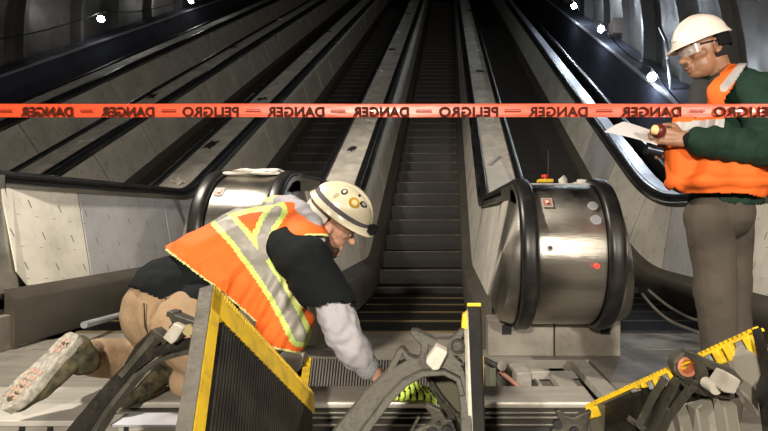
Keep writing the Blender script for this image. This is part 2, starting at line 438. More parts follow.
    if k_ < 4 or True:
        drum(c-HR+.052, c+HR-.052, [(0, .40), (.0, .425), (.04, .432), (.96, .432), (1, .425), (1, .40)], 'drum', M['steel'])
        for sg in (-1, 1):
            drum(c+sg*(HR+.050), c+sg*(HR+.150), [(0, .30), (0, .425), (.15, .43), (.55, .42), (.85, .405), (1, .37), (1, .25)], 'cheek', M['steel'], slant=sg*.106, back=NC[0]+(.60 if k_ in (1, 2) else .32))
            drum(c+sg*(HR-.05), c+sg*(HR+.05), [(0, .395), (1, .395)], 'rail_groove', M['darkseal'])
        b = MB(); b.box((c-HR-.19, NC[0]+.08, ZF), (c-.004, 5.0, .335)); b.box((c+.004, NC[0]+.08, ZF), (c+HR+.19, 5.0, .335))
        b.build('base', M['steel_dull'], root, bevel=.006)
        for sg in (-1, 1):
            xx = c+sg*HR-.10 if sg < 0 else c+sg*HR+.06
            b = MB(); b.box((xx, NC[0]+.072, .24), (xx+.06, NC[0]+.09, .30)); b.build('rail_inlet', M['darkseal'], root)
RW = .22; RZ = 0.0; NC = (3.18, .765)
# ================================================================ TUNNEL LAMPS
def bulb(x, y, z, lab, grp):
    t = empty('hanging_bulb', (x, y, z), lab, 'light bulb', grp)
    b = MB(); b.sphere((x, y, z), .075, n=16); b.build('bulb', M['bulb'] if x > 0 else M['bulb_far'], t, smooth='all')
    b = MB(); b.cyl((x, y, z+.06), (x, y, z+.17), .03, .025); b.build('socket', M['socket'], t)
    return t
R_ = [(652, 77, 'lowest bare bulb on the right tunnel wall, in front of the standing man'), (601, 29, 'second bare bulb up the right tunnel wall'), (574, 6, 'third bare bulb up the right tunnel wall, at the top edge of the photo')]
cr = []; cl = []
XB = XR-.12
for px, py, lab in R_:
    r = ray(px, py); p = CAM+r*(XB/r.x); bulb(p.x, p.y, p.z, lab, 'bulbs along the tunnel walls'); cr.append(p)
L_ = [(101, 19, 'large bare bulb on the left tunnel wall near the upper left corner'), (191, 1, 'farther bare bulb on the left tunnel wall at the top edge of the photo')]
for px, py, lab in L_:
    r = ray(px, py); p = CAM+r*((XL+.12)/r.x); bulb(p.x, p.y, p.z, lab, 'bulbs along the tunnel walls'); cl.append(p)
def sagcable(pts, name, lab, cat, r=.012, sag=.18, m=None):
    path = []
    for a, b_ in zip(pts[:-1], pts[1:]):
        for i in range(8):
            t = i/8; p = Vector(a).lerp(Vector(b_), t); p.z -= sag*4*t*(1-t); path.append(p)
    path.append(Vector(pts[-1]))
    b = MB(); b.tube(path, r, 6); return tag(b.build(name, m or M['socket'], None, smooth='all'), lab, cat)
up = Vector((0, 0, .17))
d = (cr[1]-cr[0])
sagcable([cr[0]-d*.9+up, cr[0]+up, cr[1]+up, cr[2]+up, cr[2]+(cr[2]-cr[1])+up], 'lamp_cable', 'black sagging cable carrying the bare bulbs on the right tunnel wall', 'cable')
sagcable([cl[0]-(cl[1]-cl[0])+up, cl[0]+up, cl[1]+up, cl[1]*2-cl[0]+up], 'lamp_cable', 'black sagging cable carrying the bare bulbs on the left tunnel wall', 'cable')
# pipe and bracket on the right wall
b = MB(); q0 = P(668, 60, 8.8); q1 = P(671, 90, 8.8); b.tube([q0, P(666, 40, 9.2), P(660, 28, 9.4)], .03, 8); b.tube([q0, q1], .03, 8)
tag(b.build('wall_conduit', M['trim'], None, smooth='all'), 'thin pale upright conduit on the right tunnel wall beside the lowest bulb', 'conduit')
t = empty('wall_fixture', tuple(P(620, 30, 12.5)), 'dark rusty fixture box hanging from the right tunnel wall beyond the second bulb', 'fixture')
b = MB(); c = P(622, 28, 12.5); b.box(c-Vector((.28,.2,.18)), c+Vector((.28,.2,.18))); b.build('housing', mat('rusty_box', (.09,.07,.06), .7, dirt=(.03,.02,.02)), t, bevel=.03)
b = MB(); b.cyl(c+Vector((.2, 0, .16)), c+Vector((.45, 0, .75)), .04); b.build('hanger', M['rib'], t)

# ================================================================ CAUTION TAPE
tp = empty('caution_tape', (0, 1.0, 1.2), 'orange barrier tape with mirrored black PELIGRO and DANGER lettering stretched across the scene', 'tape')
M['tape'] = mat('orange_tape', (.52, .045, .012), .4, 0, coat=.1, bump=.15, bscale=12, stretch=(1, 1, 6))
M['ink'] = mat('tape_ink', (.035, .008, .004), .8, spec=.1)
TD = 1.05                      # distance of the tape in front of the camera, measured square to the tape
def tpt(px, dz=0, dy=0): return D(px, 110.6, TD) + Vector((0, 0, dz)) + FW*dy
b = MB(); rings = []
for i in range(81):
    px = -500+1800*i/80; h = .0137; wv = .0015*sin(px*.02)
    rings.append([tpt(px, -h, -.002+wv), tpt(px, 0, -.004+wv), tpt(px, h, -.001+wv), tpt(px, h, .001+wv), tpt(px, 0, -.0025+wv), tpt(px, -h, wv)])
b.loft(rings); b.build('tape_band', M['tape'], tp, smooth=30)
def lettering(txt, pa, pb, hgt, m, parent):
    cu = bpy.data.curves.new('lettering', 'FONT'); cu.body = txt; cu.align_x = 'CENTER'; cu.align_y = 'CENTER'; cu.size = 1
    cu.space_character = 1.05; cu.offset = .035
    o = bpy.data.objects.new('lettering', cu); C.objects.link(o); bpy.context.view_layer.update()
    dg = bpy.context.evaluated_depsgraph_get(); me = bpy.data.meshes.new_from_object(o.evaluated_get(dg)); bpy.data.objects.remove(o); bpy.data.curves.remove(cu)
    xs = [v.co.x for v in me.vertices]; zs = [v.co.y for v in me.vertices]; W_ = max(xs)-min(xs); H_ = max(zs)-min(zs); mx = max(xs); mz = (max(zs)+min(zs))/2
    for v in me.vertices:
        u = (mx-v.co.x)/W_          # mirrored: the print is seen from the back of the tape
        v.co = tpt(pa+(pb-pa)*u, (v.co.y-mz)/H_*hgt-.0035, -.0068) - parent.location
    me.materials.clear(); me.materials.append(m)
    o = bpy.data.objects.new('lettering', me); C.objects.link(o); o.parent = parent; return o
for txt, a, c in (('DANGER', 23, 75), ('DANGER', 103, 156), ('PELIGRO', 184, 240), ('DANGER', 268, 325), ('DANGER', 353, 409), ('PELIGRO', 439, 498), ('DANGER', 528, 587), ('DANGER', 620, 680), ('PELIGRO', 712, 775)):
    lettering(txt, a, c, .0205, M['ink'], tp)
for a, c in ((2, 15), (82, 95), (163, 178), (247, 262), (331, 346), (416, 432), (504, 521), (595, 612), (688, 704)):
    b = MB()
    for z0, z1 in ((-.004, -.0025), (.0, .001)): b.quad(tpt(a, z0, -.0068), tpt(c, z0, -.0068), tpt(c, z1, -.0068), tpt(a, z1, -.0068))
    b.build('small_print', M['ink'], tp)

# ================================================================ CLUTTER ON THE MEDIANS
M['scrap'] = mat('torn_film', (.62,.60,.55), .7, dirt=(.3,.27,.22), dscale=20, damt=.6)
M['blackbit'] = mat('black_tape_scrap', (.015,.015,.015), .6)
def scrap(x, Y, s, m, name, lab, cat, group, rot=0, curl=.04):
    z = railz(Y)-.029; b = MB(); n = 6; rings = []
    rnd = random.Random(int(x*1000+Y*77))
    for i in range(n+1):
        u = -s/2+s*i/n; row = []; row2 = []
        for j in range(4):
            v = (-.5+j/3)*s*.55*(1+.3*rnd.uniform(-1, 1))
            X = u*cos(rot)-v*sin(rot); Yy = u*sin(rot)+v*cos(rot)
            zz = railz(Y+Yy)-railz(Y) + curl*abs(sin(i*1.3+j))*.8+.002
            row.append((x+X, Y+Yy, z+zz)); row2.append((x+X, Y+Yy, z+zz+.003))
        rings.append(row+row2[::-1])
    b.loft(rings); return tag(b.build(name, m, None), lab, cat, group)
M0, M1, M2_, M3_ = MC[1], MC[2], MC[3], MC[4]
spots = [(370, 122, M1, .22), (352, 150, M1, .13), (381, 72, M1, .2), (392, 50, M1, .16), (398, 33, M1, .14), (408, 14, M1, .2), (409, 5, M1, .2),
         (211, 146, M2_, .22), (178, 183, M2_, .2), (262, 100, M2_, .16), (310, 53, M2_, .16), (327, 32, M2_, .16), (88, 142, M3_, .25), (152, 97, M3_, .22), (206, 66, M3_, .2), (232, 48, M3_, .2), (280, 20, M3_, .25),
         (480, 72, M0, .16), (478, 51, M0, .14), (470, 11, M0, .25), (490, 120, M0, .14)]
for i, (px, py, c, s) in enumerate(spots):
    RZ = .085 if c < -1 else 0.0
    # where the view ray meets the deck of that median
    Y = 5.0
    for _ in range(60):
        r = ray(px, py); p = CAM+r*(Y/r.y); zt = railz(Y)-.03
        Y -= (zt-p.z)*.8 if abs(zt-p.z) > 1e-4 else 0
        Y = max(3.4, min(38, Y))
    dark = i % 2
    x = max(c-.13, min(c+.13, p.x))
    mi = {M1: 'the median just left of the middle escalator', M2_: 'the second median left of the middle escalator', M3_: 'the third median left of the middle escalator', M0: 'the median just right of the middle escalator'}[c]
    rk = sorted([q[1] for q in spots if q[2] == c], reverse=True).index(py)
    col_ = 'black' if dark else 'whitish'
    scrap(x, Y, s, M['blackbit'] if dark else M['scrap'], 'tape_scrap', col_+' curled scrap, '+['lowest', 'second lowest', 'third', 'fourth', 'fifth', 'sixth', 'topmost'][rk]+' one up '+mi, 'scrap', 'scraps on the median decks', rot=i*1.1)
RZ = 0.0
# ---- on and around the right drum
def scaled_cyl(name, c, d, r, t, m, parent, n=24, **k):
    b = MB(); c = Vector(c); d = Vector(d).normalized(); b.cyl(c, c+d*t, r, n=n); return b.build(name, m, parent, smooth=40, **k)
drum0 = [o for o in bpy.data.objects if o.name.startswith('escalator_balustrade')][1]
def drumpt(px, py, r=.434):
    "hit of the view ray with the drum surface"
    d = ray(px, py); lo, hi = NC[0]-.7, NC[0]+.1
    for _ in range(50):
        t = (lo+hi)/2; p = CAM+d*t
        if (p.y-NC[0])**2+(p.z-NC[1])**2 > r*r: lo = t
        else: hi = t
    p = CAM+d*hi; n = Vector((0, p.y-NC[0], p.z-NC[1])).normalized(); return p, n
for px, py in ((593, 206), (596, 220)):
    p, n = drumpt(px, py); scaled_cyl('blind_cap', p-n*.002, n, .031, .008, mat('grey_cap', (.30,.30,.33), .45, .3), drum0, bevel=.003)
p, n = drumpt(550, 248); o = scaled_cyl('key_switch', p-n*.002, n, .016, .012, M['steel_dull'], drum0); scaled_cyl('keyhole', p+n*.0095, n, .009, .002, M['darkseal'], o)
p, n = drumpt(597, 266); o = scaled_cyl('indicator_lamp', p-n*.002, n, .011, .012, mat('red_lamp', (.8,.02,.01), .3, emit=(1,.015,.01), es=5), drum0); o['label'] = 'glowing red indicator lamp'
def sticker(px, py, parent, c_x=None):
    p, n = drumpt(px, py); tt = Vector((1, 0, 0)); uu = n.cross(tt); uu = -uu if uu.z < 0 else uu
    def q(nm, w, h, e, m, par, dx=0, dz=0):
        b = MB(); a = p+n*e+tt*dx+uu*dz; b.hexa([a-tt*w-uu*h, a+tt*w-uu*h, a+tt*w-uu*h+n*.001, a-tt*w-uu*h+n*.001, a-tt*w+uu*h, a+tt*w+uu*h, a+tt*w+uu*h+n*.001, a-tt*w+uu*h+n*.001]); return b.build(nm, m, par)
    s = q('warning_sticker', .031, .036, .003, mat('grey_label', (.33,.31,.29), .5), parent)
    q('sticker_field', .022, .026, .0045, mat('red_field', (.33,.13,.09), .5), s)
    q('sticker_symbol', .010, .012, .006, mat('pale_symbol', (.6,.45,.38), .5), s, dz=.004); q('sticker_symbol', .006, .006, .0072, M['darkseal'], s, dz=-.012, dx=.006)
sticker(547, 203, drum0)
drum1 = [o for o in bpy.data.objects if o.name.startswith('escalator_balustrade')][2]
NC = (3.60, .85); sticker(219, 192, drum1); NC = (3.18, .765)
zt = NC[1]+.434
es = empty('emergency_stop_box', (P(545, 185, 3.35).x, 3.35, 1.178), 'yellow emergency stop box with red button on top of the right drum', 'emergency stop')
cx = es.location.x
b = MB(); b.box((cx-.045, 3.31, 1.175), (cx+.045, 3.39, 1.215)); b.build('base_box', M['blackbit'], es, bevel=.004)
b = MB(); b.box((cx-.048, 3.305, 1.215), (cx+.048, 3.395, 1.238)); b.build('yellow_cover', M['yellow'], es, bevel=.006)
b = MB(); b.cyl((cx, 3.35, 1.236), (cx, 3.35, 1.252), .015); b.cyl((cx, 3.35, 1.252), (cx, 3.35, 1.268), .026, .024); b.build('push_button', M['red'], es, smooth=40)
tag(sagcable([(cx+.03, 3.38, 1.2), (cx+.05, 3.5, 1.45), (cx+.09, 3.75, 1.2)], 'control_wire', 'thin dark wire rising from the yellow emergency stop box', 'wire', r=.003, sag=-.05))
rg = MB(); x0 = P(557, 184, 3.3).x; x1 = P(583, 190, 3.3).x; rings = []
M['rag'] = mat('white_rag', (.66,.63,.58), .9, bump=.5, bscale=40, dirt=(.35,.32,.28), dscale=12)
def lump(name, c, r, sc, m, lab, cat, seed=0, parent=None, amp=.35, n=20):
    b = MB(); b.sphere((0, 0, 0), 1, n=n)
    for v in b.bm.verts:
        k = 1+amp*noise.noise(v.co*1.6+Vector((seed, 0, 0)))+amp*.4*noise.noise(v.co*4+Vector((0, seed, 0)))
        v.co = Vector(c)+Vector((v.co.x*sc[0], v.co.y*sc[1], max(v.co.z, -.55)*sc[2]))*r*k
    o = b.build(name, m, parent, smooth='all')
    return tag(o, lab, cat) if lab else o
lump('plastic_cap', (P(563, 180, 3.4).x, 3.40, 1.222), .045, (.7, .6, .9), M['scrap'], 'small whitish plastic cap standing on the right drum behind the rag', 'cap', 3)
lump('white_rag', (P(585, 186, 3.3).x, 3.28, 1.212), .06, (1.25, .8, .32), M['rag'], 'crumpled white rag lying on the right end of the polished drum', 'rag', 9, amp=.8)
b = MB(); rings = []
for i in range(26):
    x = MC[1]-HR+.06+(2*HR-.10)*i/25; e = .012*noise.noise(Vector((x*25, 0, 0)))
    rings.append([(x, 3.08+e, zt-.013), (x, 3.18, zt+.002), (x, 3.36+e, zt+.004), (x, 3.36, zt-.01)])
b.loft(rings); b.build('torn_film_edge', M['rag'], drum0)
# lifted white film sheet on the right median
b = MB(); c = MC[1]
pts = [(c-.155, 6.0), (c+.14, 6.0), (c+.14, 6.7), (c+.03, 7.25), (c-.17, 6.95)]
zz = lambda Y: railz(Y)-.027
b.prism([(x, Y, zz(Y)) for x, Y in pts], (0, 0, .006)); 
b.quad((c-.17, 6.95, zz(6.95)+.006), (c+.03, 7.25, zz(7.25)+.006), (c+.04, 7.1, zz(7.1)+.07), (c-.12, 6.85, zz(6.85)+.06))
tag(b.build('film_sheet', mat('white_film_sheet', (.70,.69,.66), .6, dirt=(.45,.43,.4)), None), 'white protective film sheet peeled up on the median right of the middle escalator', 'sheet')
lump('crumpled_film', (MC[2]+.02, 3.58, zt+.097), .10, (1.9, 1.2, .3), M['rag'], 'crumpled dusty film on top of the drum behind the kneeling worker', 'film', 5, amp=.9)

# ================================================================ PIT CONTENTS
def slab(name, lo, hi, m, lab, cat, **k):
    b = MB(); b.box(lo, hi); return tag(b.build(name, m, None, **k), lab, cat)
t = empty('escalator_step_in_pit', (-.75, 3.1, -.35), 'ribbed escalator step with a yellow edge hanging inside the open floor pit', 'escalator step')
p0, p1 = P(312, 358, 3.15), P(470, 362, 3.15); q0, q1 = P(308, 392, 2.75), P(470, 392, 2.75)
b = MB(); b.hexa([q0, q1, q1-Vector((0, -.03, .02)), q0-Vector((0, -.03, .02)), p0, p1, p1+Vector((0, .03, -.02)), p0+Vector((0, .03, -.02))]); b.build('tread', M['darkseal'], t)
b = MB()
for i in range(56):
    u = (i+.5)/56; a = q0.lerp(q1, u); c = p0.lerp(p1, u); nn = Vector((0, -.9, .4)).normalized()*.012; w_ = Vector((.004, 0, 0))
    b.hexa([a-w_, a+w_, a+w_+nn, a-w_+nn, c-w_, c+w_, c+w_+nn, c-w_+nn])
b.build('cleats', mat('cleat_metal', (.30,.28,.25), .4, .6, dirt=(.08,.07,.06), dscale=10), t)
b = MB(); e = Vector((-.045, 0, 0)); nn = Vector((0, -.016, .006)); b.hexa([q0+e, q0, q0+nn, q0+e+nn, p0+e, p0, p0+nn, p0+e+nn]); b.build('yellow_edge', M['yellow'], t)
t = empty('drive_bracket', tuple(P(296, 372, 3.0)), 'greasy steel bracket and shaft at the left end of the open pit', 'bracket')
b = MB(); b.cyl(P(283, 364, 3.1), P(306, 360, 3.1), .05); b.cyl(P(290, 362, 3.0), P(290, 362, 3.12), .075); b.build('shaft', M['steel_dull'], t, smooth=40)
b = MB(); b.prism([P(283, 356, 3.05), P(302, 358, 3.05), P(309, 378, 3.05), P(300, 392, 3.05), P(292, 380, 3.05)], (0, .03, 0)); b.build('plate', M['step'], t)
t = empty('pit_frame', tuple(P(575, 375, 2.9)), 'pale metal channel frame lying in the right half of the open pit', 'frame')
fr = mat('pale_frame', (.42,.41,.37), .5, .3, dirt=(.2,.18,.14), dscale=9, damt=.8)
def ch(a, b_, w_, h_, nm='rail'):
    m_ = MB(); a = Vector(a); b_ = Vector(b_); d_ = (b_-a).normalized(); s_ = Vector((d_.y, -d_.x, 0)).normalized()*w_; u_ = Vector((0, 0, h_))
    m_.hexa([a-s_-u_, a+s_-u_, b_+s_-u_, b_-s_-u_, a-s_, a+s_, b_+s_, b_-s_]); return m_.build(nm, fr, t, bevel=.004)
ch((.80, 3.14, .112), (.82, 2.3, .112), .045, .05); ch((.66, 3.14, .06), (.68, 2.3, .06), .05, .05); ch((.53, 3.14, .02), (.55, 2.3, .02), .012, .06)
ch((.50, 3.10, .06), (.80, 3.12, .06), .03, .05, 'cross_rail'); ch((.42, 3.14, .09), (.44, 2.95, .09), .045, .13, 'end_block')
b = MB(); b.box((.56, 2.3, -.02), (.64, 3.0, .0)); b.build('tray', mat('tray_dust', (.16,.14,.10), .8, dirt=(.05,.05,.04)), t)
def hose(pts, r, m, name, lab, cat):
    pts = [Vector(p) for p in pts]; path = []
    for i in range(len(pts)-1):
        p0_ = pts[max(i-1, 0)]; p1_ = pts[i]; p2_ = pts[i+1]; p3_ = pts[min(i+2, len(pts)-1)]
        for k2 in range(6):
            s_ = k2/6; path.append(.5*((2*p1_)+(p2_-p0_)*s_+(2*p0_-5*p1_+4*p2_-p3_)*s_*s_+(3*p1_-p0_-3*p2_+p3_)*s_**3))
    path.append(pts[-1]); b = MB(); b.tube(path, r, 8); return tag(b.build(name, m, None, smooth='all'), lab, cat)
hose([P(500, 372, 3.1), P(508, 378, 3.0), P(520, 388, 2.9), P(534, 402, 2.8)], .014, mat('pink_hose', (.42,.20,.15), .5, dirt=(.2,.1,.08)), 'pink_hose', 'dusty pink hose curving into the pit under the right drum', 'hose')
hose([P(485, 360, 3.2), P(496, 366, 3.1), P(505, 372, 3.1)], .02, M['socket'], 'black_conduit', 'short black conduit above the pink hose in the pit', 'conduit')
t = empty('junction_block', tuple(P(500, 370, 3.2)), 'greenish metal junction block on the pit wall beside the pink hose', 'block')
grn = mat('greenish_metal', (.13,.15,.10), .6, .3, dirt=(.05,.05,.03), dscale=12)
b = MB(); b.hexa([P(490,392,3.05),P(496,392,3.05),P(496,392,3.15),P(490,392,3.15),P(490,368,3.05),P(496,368,3.05),P(496,368,3.15),P(490,368,3.15)]); b.build('post', grn, t)
b = MB(); b.cyl(P(502, 366, 3.05), P(502, 366, 3.18), .028); b.build('pipe_boss', M['steel_dull'], t, smooth=40)
b = MB(); b.hexa([P(477,395,3.0),P(484,395,3.0),P(484,395,3.05),P(477,395,3.05),P(477,356,3.2),P(484,356,3.2),P(484,356,3.25),P(477,356,3.25)])
tag(b.build('yellow_strip', mat('worn_yellow', (.35,.24,.05), .6, dirt=(.15,.12,.06)), None), 'worn yellow strip standing in the pit beside the black step edge', 'strip')
hose([P(648, 290, 4.3), P(668, 306, 4.1), P(690, 318, 3.9), P(716, 324, 3.8)], .012, M['steel_dull'], 'grey_cable', 'upper grey cable looping over the unlit steps behind the legs of the standing man', 'cable')
hose([P(642, 294, 4.2), P(655, 309, 4.0), P(672, 322, 3.8), P(700, 333, 3.65)], .012, M['steel_dull'], 'grey_cable', 'lower grey cable looping over the unlit steps beside the right drum', 'cable')
# skirt reflection built as a bright bar, and a loose bar beside it
for (a, c_, r, lab, m_) in (((55, 303, 4.2), (135, 291, 5.2), .028, 'pale bar standing for the reflection along the skirt of the white-panelled balustrade', M['steel_clean']), ((84, 325, 3.6), (136, 311, 4.3), .025, 'loose round-ended metal bar beside the kneeling worker', M['steel_clean'])):
    b = MB(); b.tube([P(*a), P(*c_)], r, 10); tag(b.build('bar_and_reflection', m_, None, smooth=40), lab, 'bar')

# ================================================================ REMOVED FLOOR PLATES (the worker kneels on them)
plate_m = mat('brushed_plate', (.46,.44,.40), .45, .45, col2=(.36,.345,.31), scale=3, stretch=(2, 30, 2), dirt=(.26,.24,.20), dscale=3, damt=.6)
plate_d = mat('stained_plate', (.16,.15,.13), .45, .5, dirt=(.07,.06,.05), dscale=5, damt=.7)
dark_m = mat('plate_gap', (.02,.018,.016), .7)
ZT = .40; zz_ = ZT
YB = 1.80
for i, th in enumerate((.022, .008, .008, .008)):
    off = .012*((i*37) % 3-1) if i else 0
    b = MB(); b.box((-1.07+off, 1.64+off*.6, zz_-th), (.48+off, YB, zz_))
    tag(b.build('floor_plate', plate_d if i else plate_m, None, bevel=.007 if i == 0 else .002), ['uppermost brushed floor plate, under the knees of the kneeling worker', 'thin floor plate, second from the top of the stack under the worker', 'thin floor plate, third from the top of the stack under the worker', 'thin floor plate, fourth from the top of the stack under the worker'][i], 'floor plate', 'stacked floor plates')
    zz_ -= th
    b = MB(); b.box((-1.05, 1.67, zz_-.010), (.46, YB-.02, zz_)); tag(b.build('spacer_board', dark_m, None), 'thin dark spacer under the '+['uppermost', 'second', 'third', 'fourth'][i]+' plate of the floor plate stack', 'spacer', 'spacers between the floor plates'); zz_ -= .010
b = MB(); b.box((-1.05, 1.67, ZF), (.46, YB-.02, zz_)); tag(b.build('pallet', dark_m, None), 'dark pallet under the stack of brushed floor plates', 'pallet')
t = empty('slotted_floor_frame', (-1.6, 1.4, ZF), 'dusty slotted floor frame under the farther boot at the lower left corner', 'floor frame')
pm2 = mat('pale_plate', (.50,.48,.44), .5, .3, col2=(.40,.39,.36), scale=4, dirt=(.28,.26,.22), dscale=5, damt=.6)
b = MB(); b.box((-2.4, 1.485, .385), (-1.09, 1.62, .402)); b.build('front_flange', pm2, t, bevel=.003)
b = MB(); b.box((-2.4, 1.625, .378), (-1.09, 1.80, .394)); b.build('plate', plate_m, t)
b = MB(); b.box((-2.4, 1.50, ZF), (-1.09, 1.56, .385)); b.build('front_web', M['steel_dull'], t)
for px in (22, 50):
    r = ray(px, 427); p = CAM+r*(1.495/r.y)
    b = MB(); b.box((p.x-.006, 1.492, p.z-.02), (p.x+.006, 1.501, p.z+.012)); b.cyl((p.x-.004, 1.488, p.z-.018), (p.x-.004, 1.501, p.z-.018), .010); b.build('bolt_slot', M['darkseal'], t)
t = empty('channel_beam', (-.75, 1.5, ZF), 'pale channel beam with a bolt slot in front of the plate stack', 'channel')
b = MB(); a0 = P(118, 424, 1.50); a1 = P(205, 426, 1.50)
b.box((a0.x, 1.50, ZF), (a0.x+.42, 1.56, a0.z)); b.build('web', pm2, t, bevel=.003)
b = MB(); b.box((a0.x-.004, 1.48, a0.z), (a0.x+.424, 1.57, a0.z+.006)); b.build('flange', M['steel_clean'], t)
r = ray(126, 431); p = CAM+r*(1.496/r.y); b = MB(); b.box((p.x-.006, 1.494, p.z-.015), (p.x+.006, 1.501, p.z+.010)); b.build('bolt_slot', M['darkseal'], t)
# ================================================================ LOOSE STEP ASSEMBLIES IN THE FOREGROUND
M['cast'] = mat('greasy_casting', (.040,.038,.029), .5, .1, spec=.35, dirt=(.13,.12,.095), dscale=9, damt=.45, bump=.4, bscale=60)
M['castd'] = mat('dark_greasy_casting', (.016,.014,.012), .5, .3, dirt=(.04,.035,.028), dscale=10, damt=.6, bump=.4, bscale=50)
M['olive'] = mat('olive_dusty_plate', (.085,.08,.05), .7, .1, dirt=(.08,.07,.05), dscale=6, damt=.7)
M['cleat'] = mat('dark_cleats', (.022,.02,.018), .5, .3, dirt=(.06,.055,.045), dscale=8, damt=.5)
M['worn_edge'] = mat('worn_dusty_edge', (.12,.112,.095), .6, .2, dirt=(.05,.045,.038), dscale=20, damt=.8, bump=.4, bscale=60)
def bars(parent, name, segs, dfun, th, m, bevel=.003, holes=()):
    "chain of tapered flat bars [(px,py,halfwidth px),...] at real depth, th thick"
    b = MB()
    for seg in segs:
        n = len(seg); L_ = []; R2 = []
        for i, (x, y, w_) in enumerate(seg):
            a = seg[max(i-1, 0)]; c = seg[min(i+1, n-1)]; tx, ty = c[0]-a[0], c[1]-a[1]; l = sqrt(tx*tx+ty*ty); nx, ny = -ty/l, tx/l
            L_.append((x+nx*w_, y+ny*w_)); R2.append((x-nx*w_, y-ny*w_))
        rings = []
        for (lx, ly), (rx, ry) in zip(L_, R2):
            A_ = D(lx, ly, dfun(lx, ly)); B_ = D(rx, ry, dfun(rx, ry)); o = FW*th
            rings.append([A_, B_, B_+o, A_+o])
        b.loft(rings)
    return b.build(name, m, parent, bevel=bevel)
def plate(parent, name, pts, dfun, th, m, bevel=.002):
    b = MB(); b.prism([D(x, y, dfun(x, y)) for x, y in pts], FW*th); return b.build(name, m, parent, bevel=bevel)
def disc(parent, name, px, py, d, r, th, m, ax=None, hole=0, n=24):
    c = D(px, py, d); ax = ax or FW; b = MB()
    if hole:
        u = ax.orthogonal().normalized(); v = ax.cross(u).normalized(); rings = []
        for k in range(n):
            e = u*cos(2*pi*k/n)+v*sin(2*pi*k/n); rings.append([c+e*hole, c+e*r, c+e*r+ax*th, c+e*hole+ax*th])
        b.loft(rings, loop=True)
    else: b.cyl(c, c+ax*th, r, n=n)
    return b.build(name, m, parent, smooth=40)

# ---- A: tread panel with yellow border, standing on its corner at the left
A = empty('loose_escalator_step', tuple(D(250, 430, 1.25)), 'loose escalator step standing on edge with bright yellow toothed border, left of centre', 'escalator step', 'loose steps in the foreground')
P0 = D(214, 285, 1.10); P1 = D(314, 394, 1.50)
v = (P1-P0); VW = v.length; v.normalize()
u = (D(193, 431, .876)-P0); u = (u-v*u.dot(v)).normalized(); UL = .60
nA = v.cross(u).normalized()
if nA.dot(P0-CAM) > 0: nA = -nA
def qa(a, c, e=0): return P0+v*a+u*c+nA*e
def slabA(b, a0, a1, c0, c1, e0, e1):
    b.hexa([qa(a0,c0,e0), qa(a1,c0,e0), qa(a1,c1,e0), qa(a0,c1,e0), qa(a0,c0,e1), qa(a1,c0,e1), qa(a1,c1,e1), qa(a0,c1,e1)])
# clip: the far bottom corner must not pass the floor
b = MB(); slabA(b, 0, VW, 0, UL, -.030, -.012); b.build('tread_plate', M['cast'], A)
b = MB(); n = 44
for i in range(n):
    a = .05+(VW-.062)*(i+.5)/n; slabA(b, a-.0028, a+.0028, .062+.002*(i % 2), UL, -.012, 0)
b.build('cleats', M['cleat'], A)
b = MB(); slabA(b, 0, .036, .0, UL, -.012, .001); b.build('yellow_side_border', M['yellow'], A, bevel=.002)
b = MB(); slabA(b, 0, VW, .012, .060, -.012, .001)
nt = 52
for i in range(nt):
    a = VW*(i+.5)/nt; slabA(b, a-VW/nt*.28, a+VW/nt*.28, -.004, .014, -.012, .001)
b.build('yellow_toothed_border', M['yellow'], A)
b = MB(); slabA(b, -.004, .0, 0, UL, -.031, .001); slabA(b, 0, .02, 0, UL, -.034, -.030); b.build('end_flange', M['worn_edge'], A, bevel=.003)
dA = lambda x, y: 1.10+.0*x - .0011*max(0, y-350)+ .0012*max(0, 195-x)
bars(A, 'side_arm', [[(58, 457, 11), (84, 424, 10), (112, 389, 8.5), (132, 366, 6.5), (150, 354, 5), (172, 347, 5), (200, 344, 6)], [(126, 367, 3.5), (140, 350, 7), (157, 335, 8)]], dA, .03, M['castd'])
bars(A, 'arm_rib', [[(78, 455, 2.5), (106, 411, 2.5), (132, 378, 2.2), (156, 361, 2.2), (184, 353, 2.5), (202, 352, 4)]], lambda x, y: dA(x, y)-.012, .05, M['cast'])
bars(A, 'fork', [[(119, 377, 3), (136, 357, 3), (150, 340, 3.5), (153, 334, 2)], [(151, 331, 2.5), (158, 337, 3), (166, 343, 3)], [(166, 314, 3), (171, 315, 3.5), (175, 324, 3.5), (170, 330, 3)], [(172, 317, 3), (184, 322, 3), (198, 327, 4), (208, 325, 9)], [(176, 322, 2.5), (188, 332, 3), (204, 340, 5)]], lambda x, y: dA(x, y)-.006, .035, M['cast'])
plate(A, 'bushing_block', [(173, 323), (184, 328), (176, 341), (171, 345), (162, 338)], lambda x, y: dA(x, y)-.03, .05, M['white_pl'], .004)
disc(A, 'shaft_end', 188, 330.5, 1.09, .012, .03, mat('brass_shaft', (.5,.42,.2), .4, .5))
b = MB(); b.cyl(D(50, 440, 1.2), Vector((D(50, 440, 1.2).x, D(50, 440, 1.2).y, ZF)), .03); b.build('roller_arm', M['castd'], A, smooth=40)

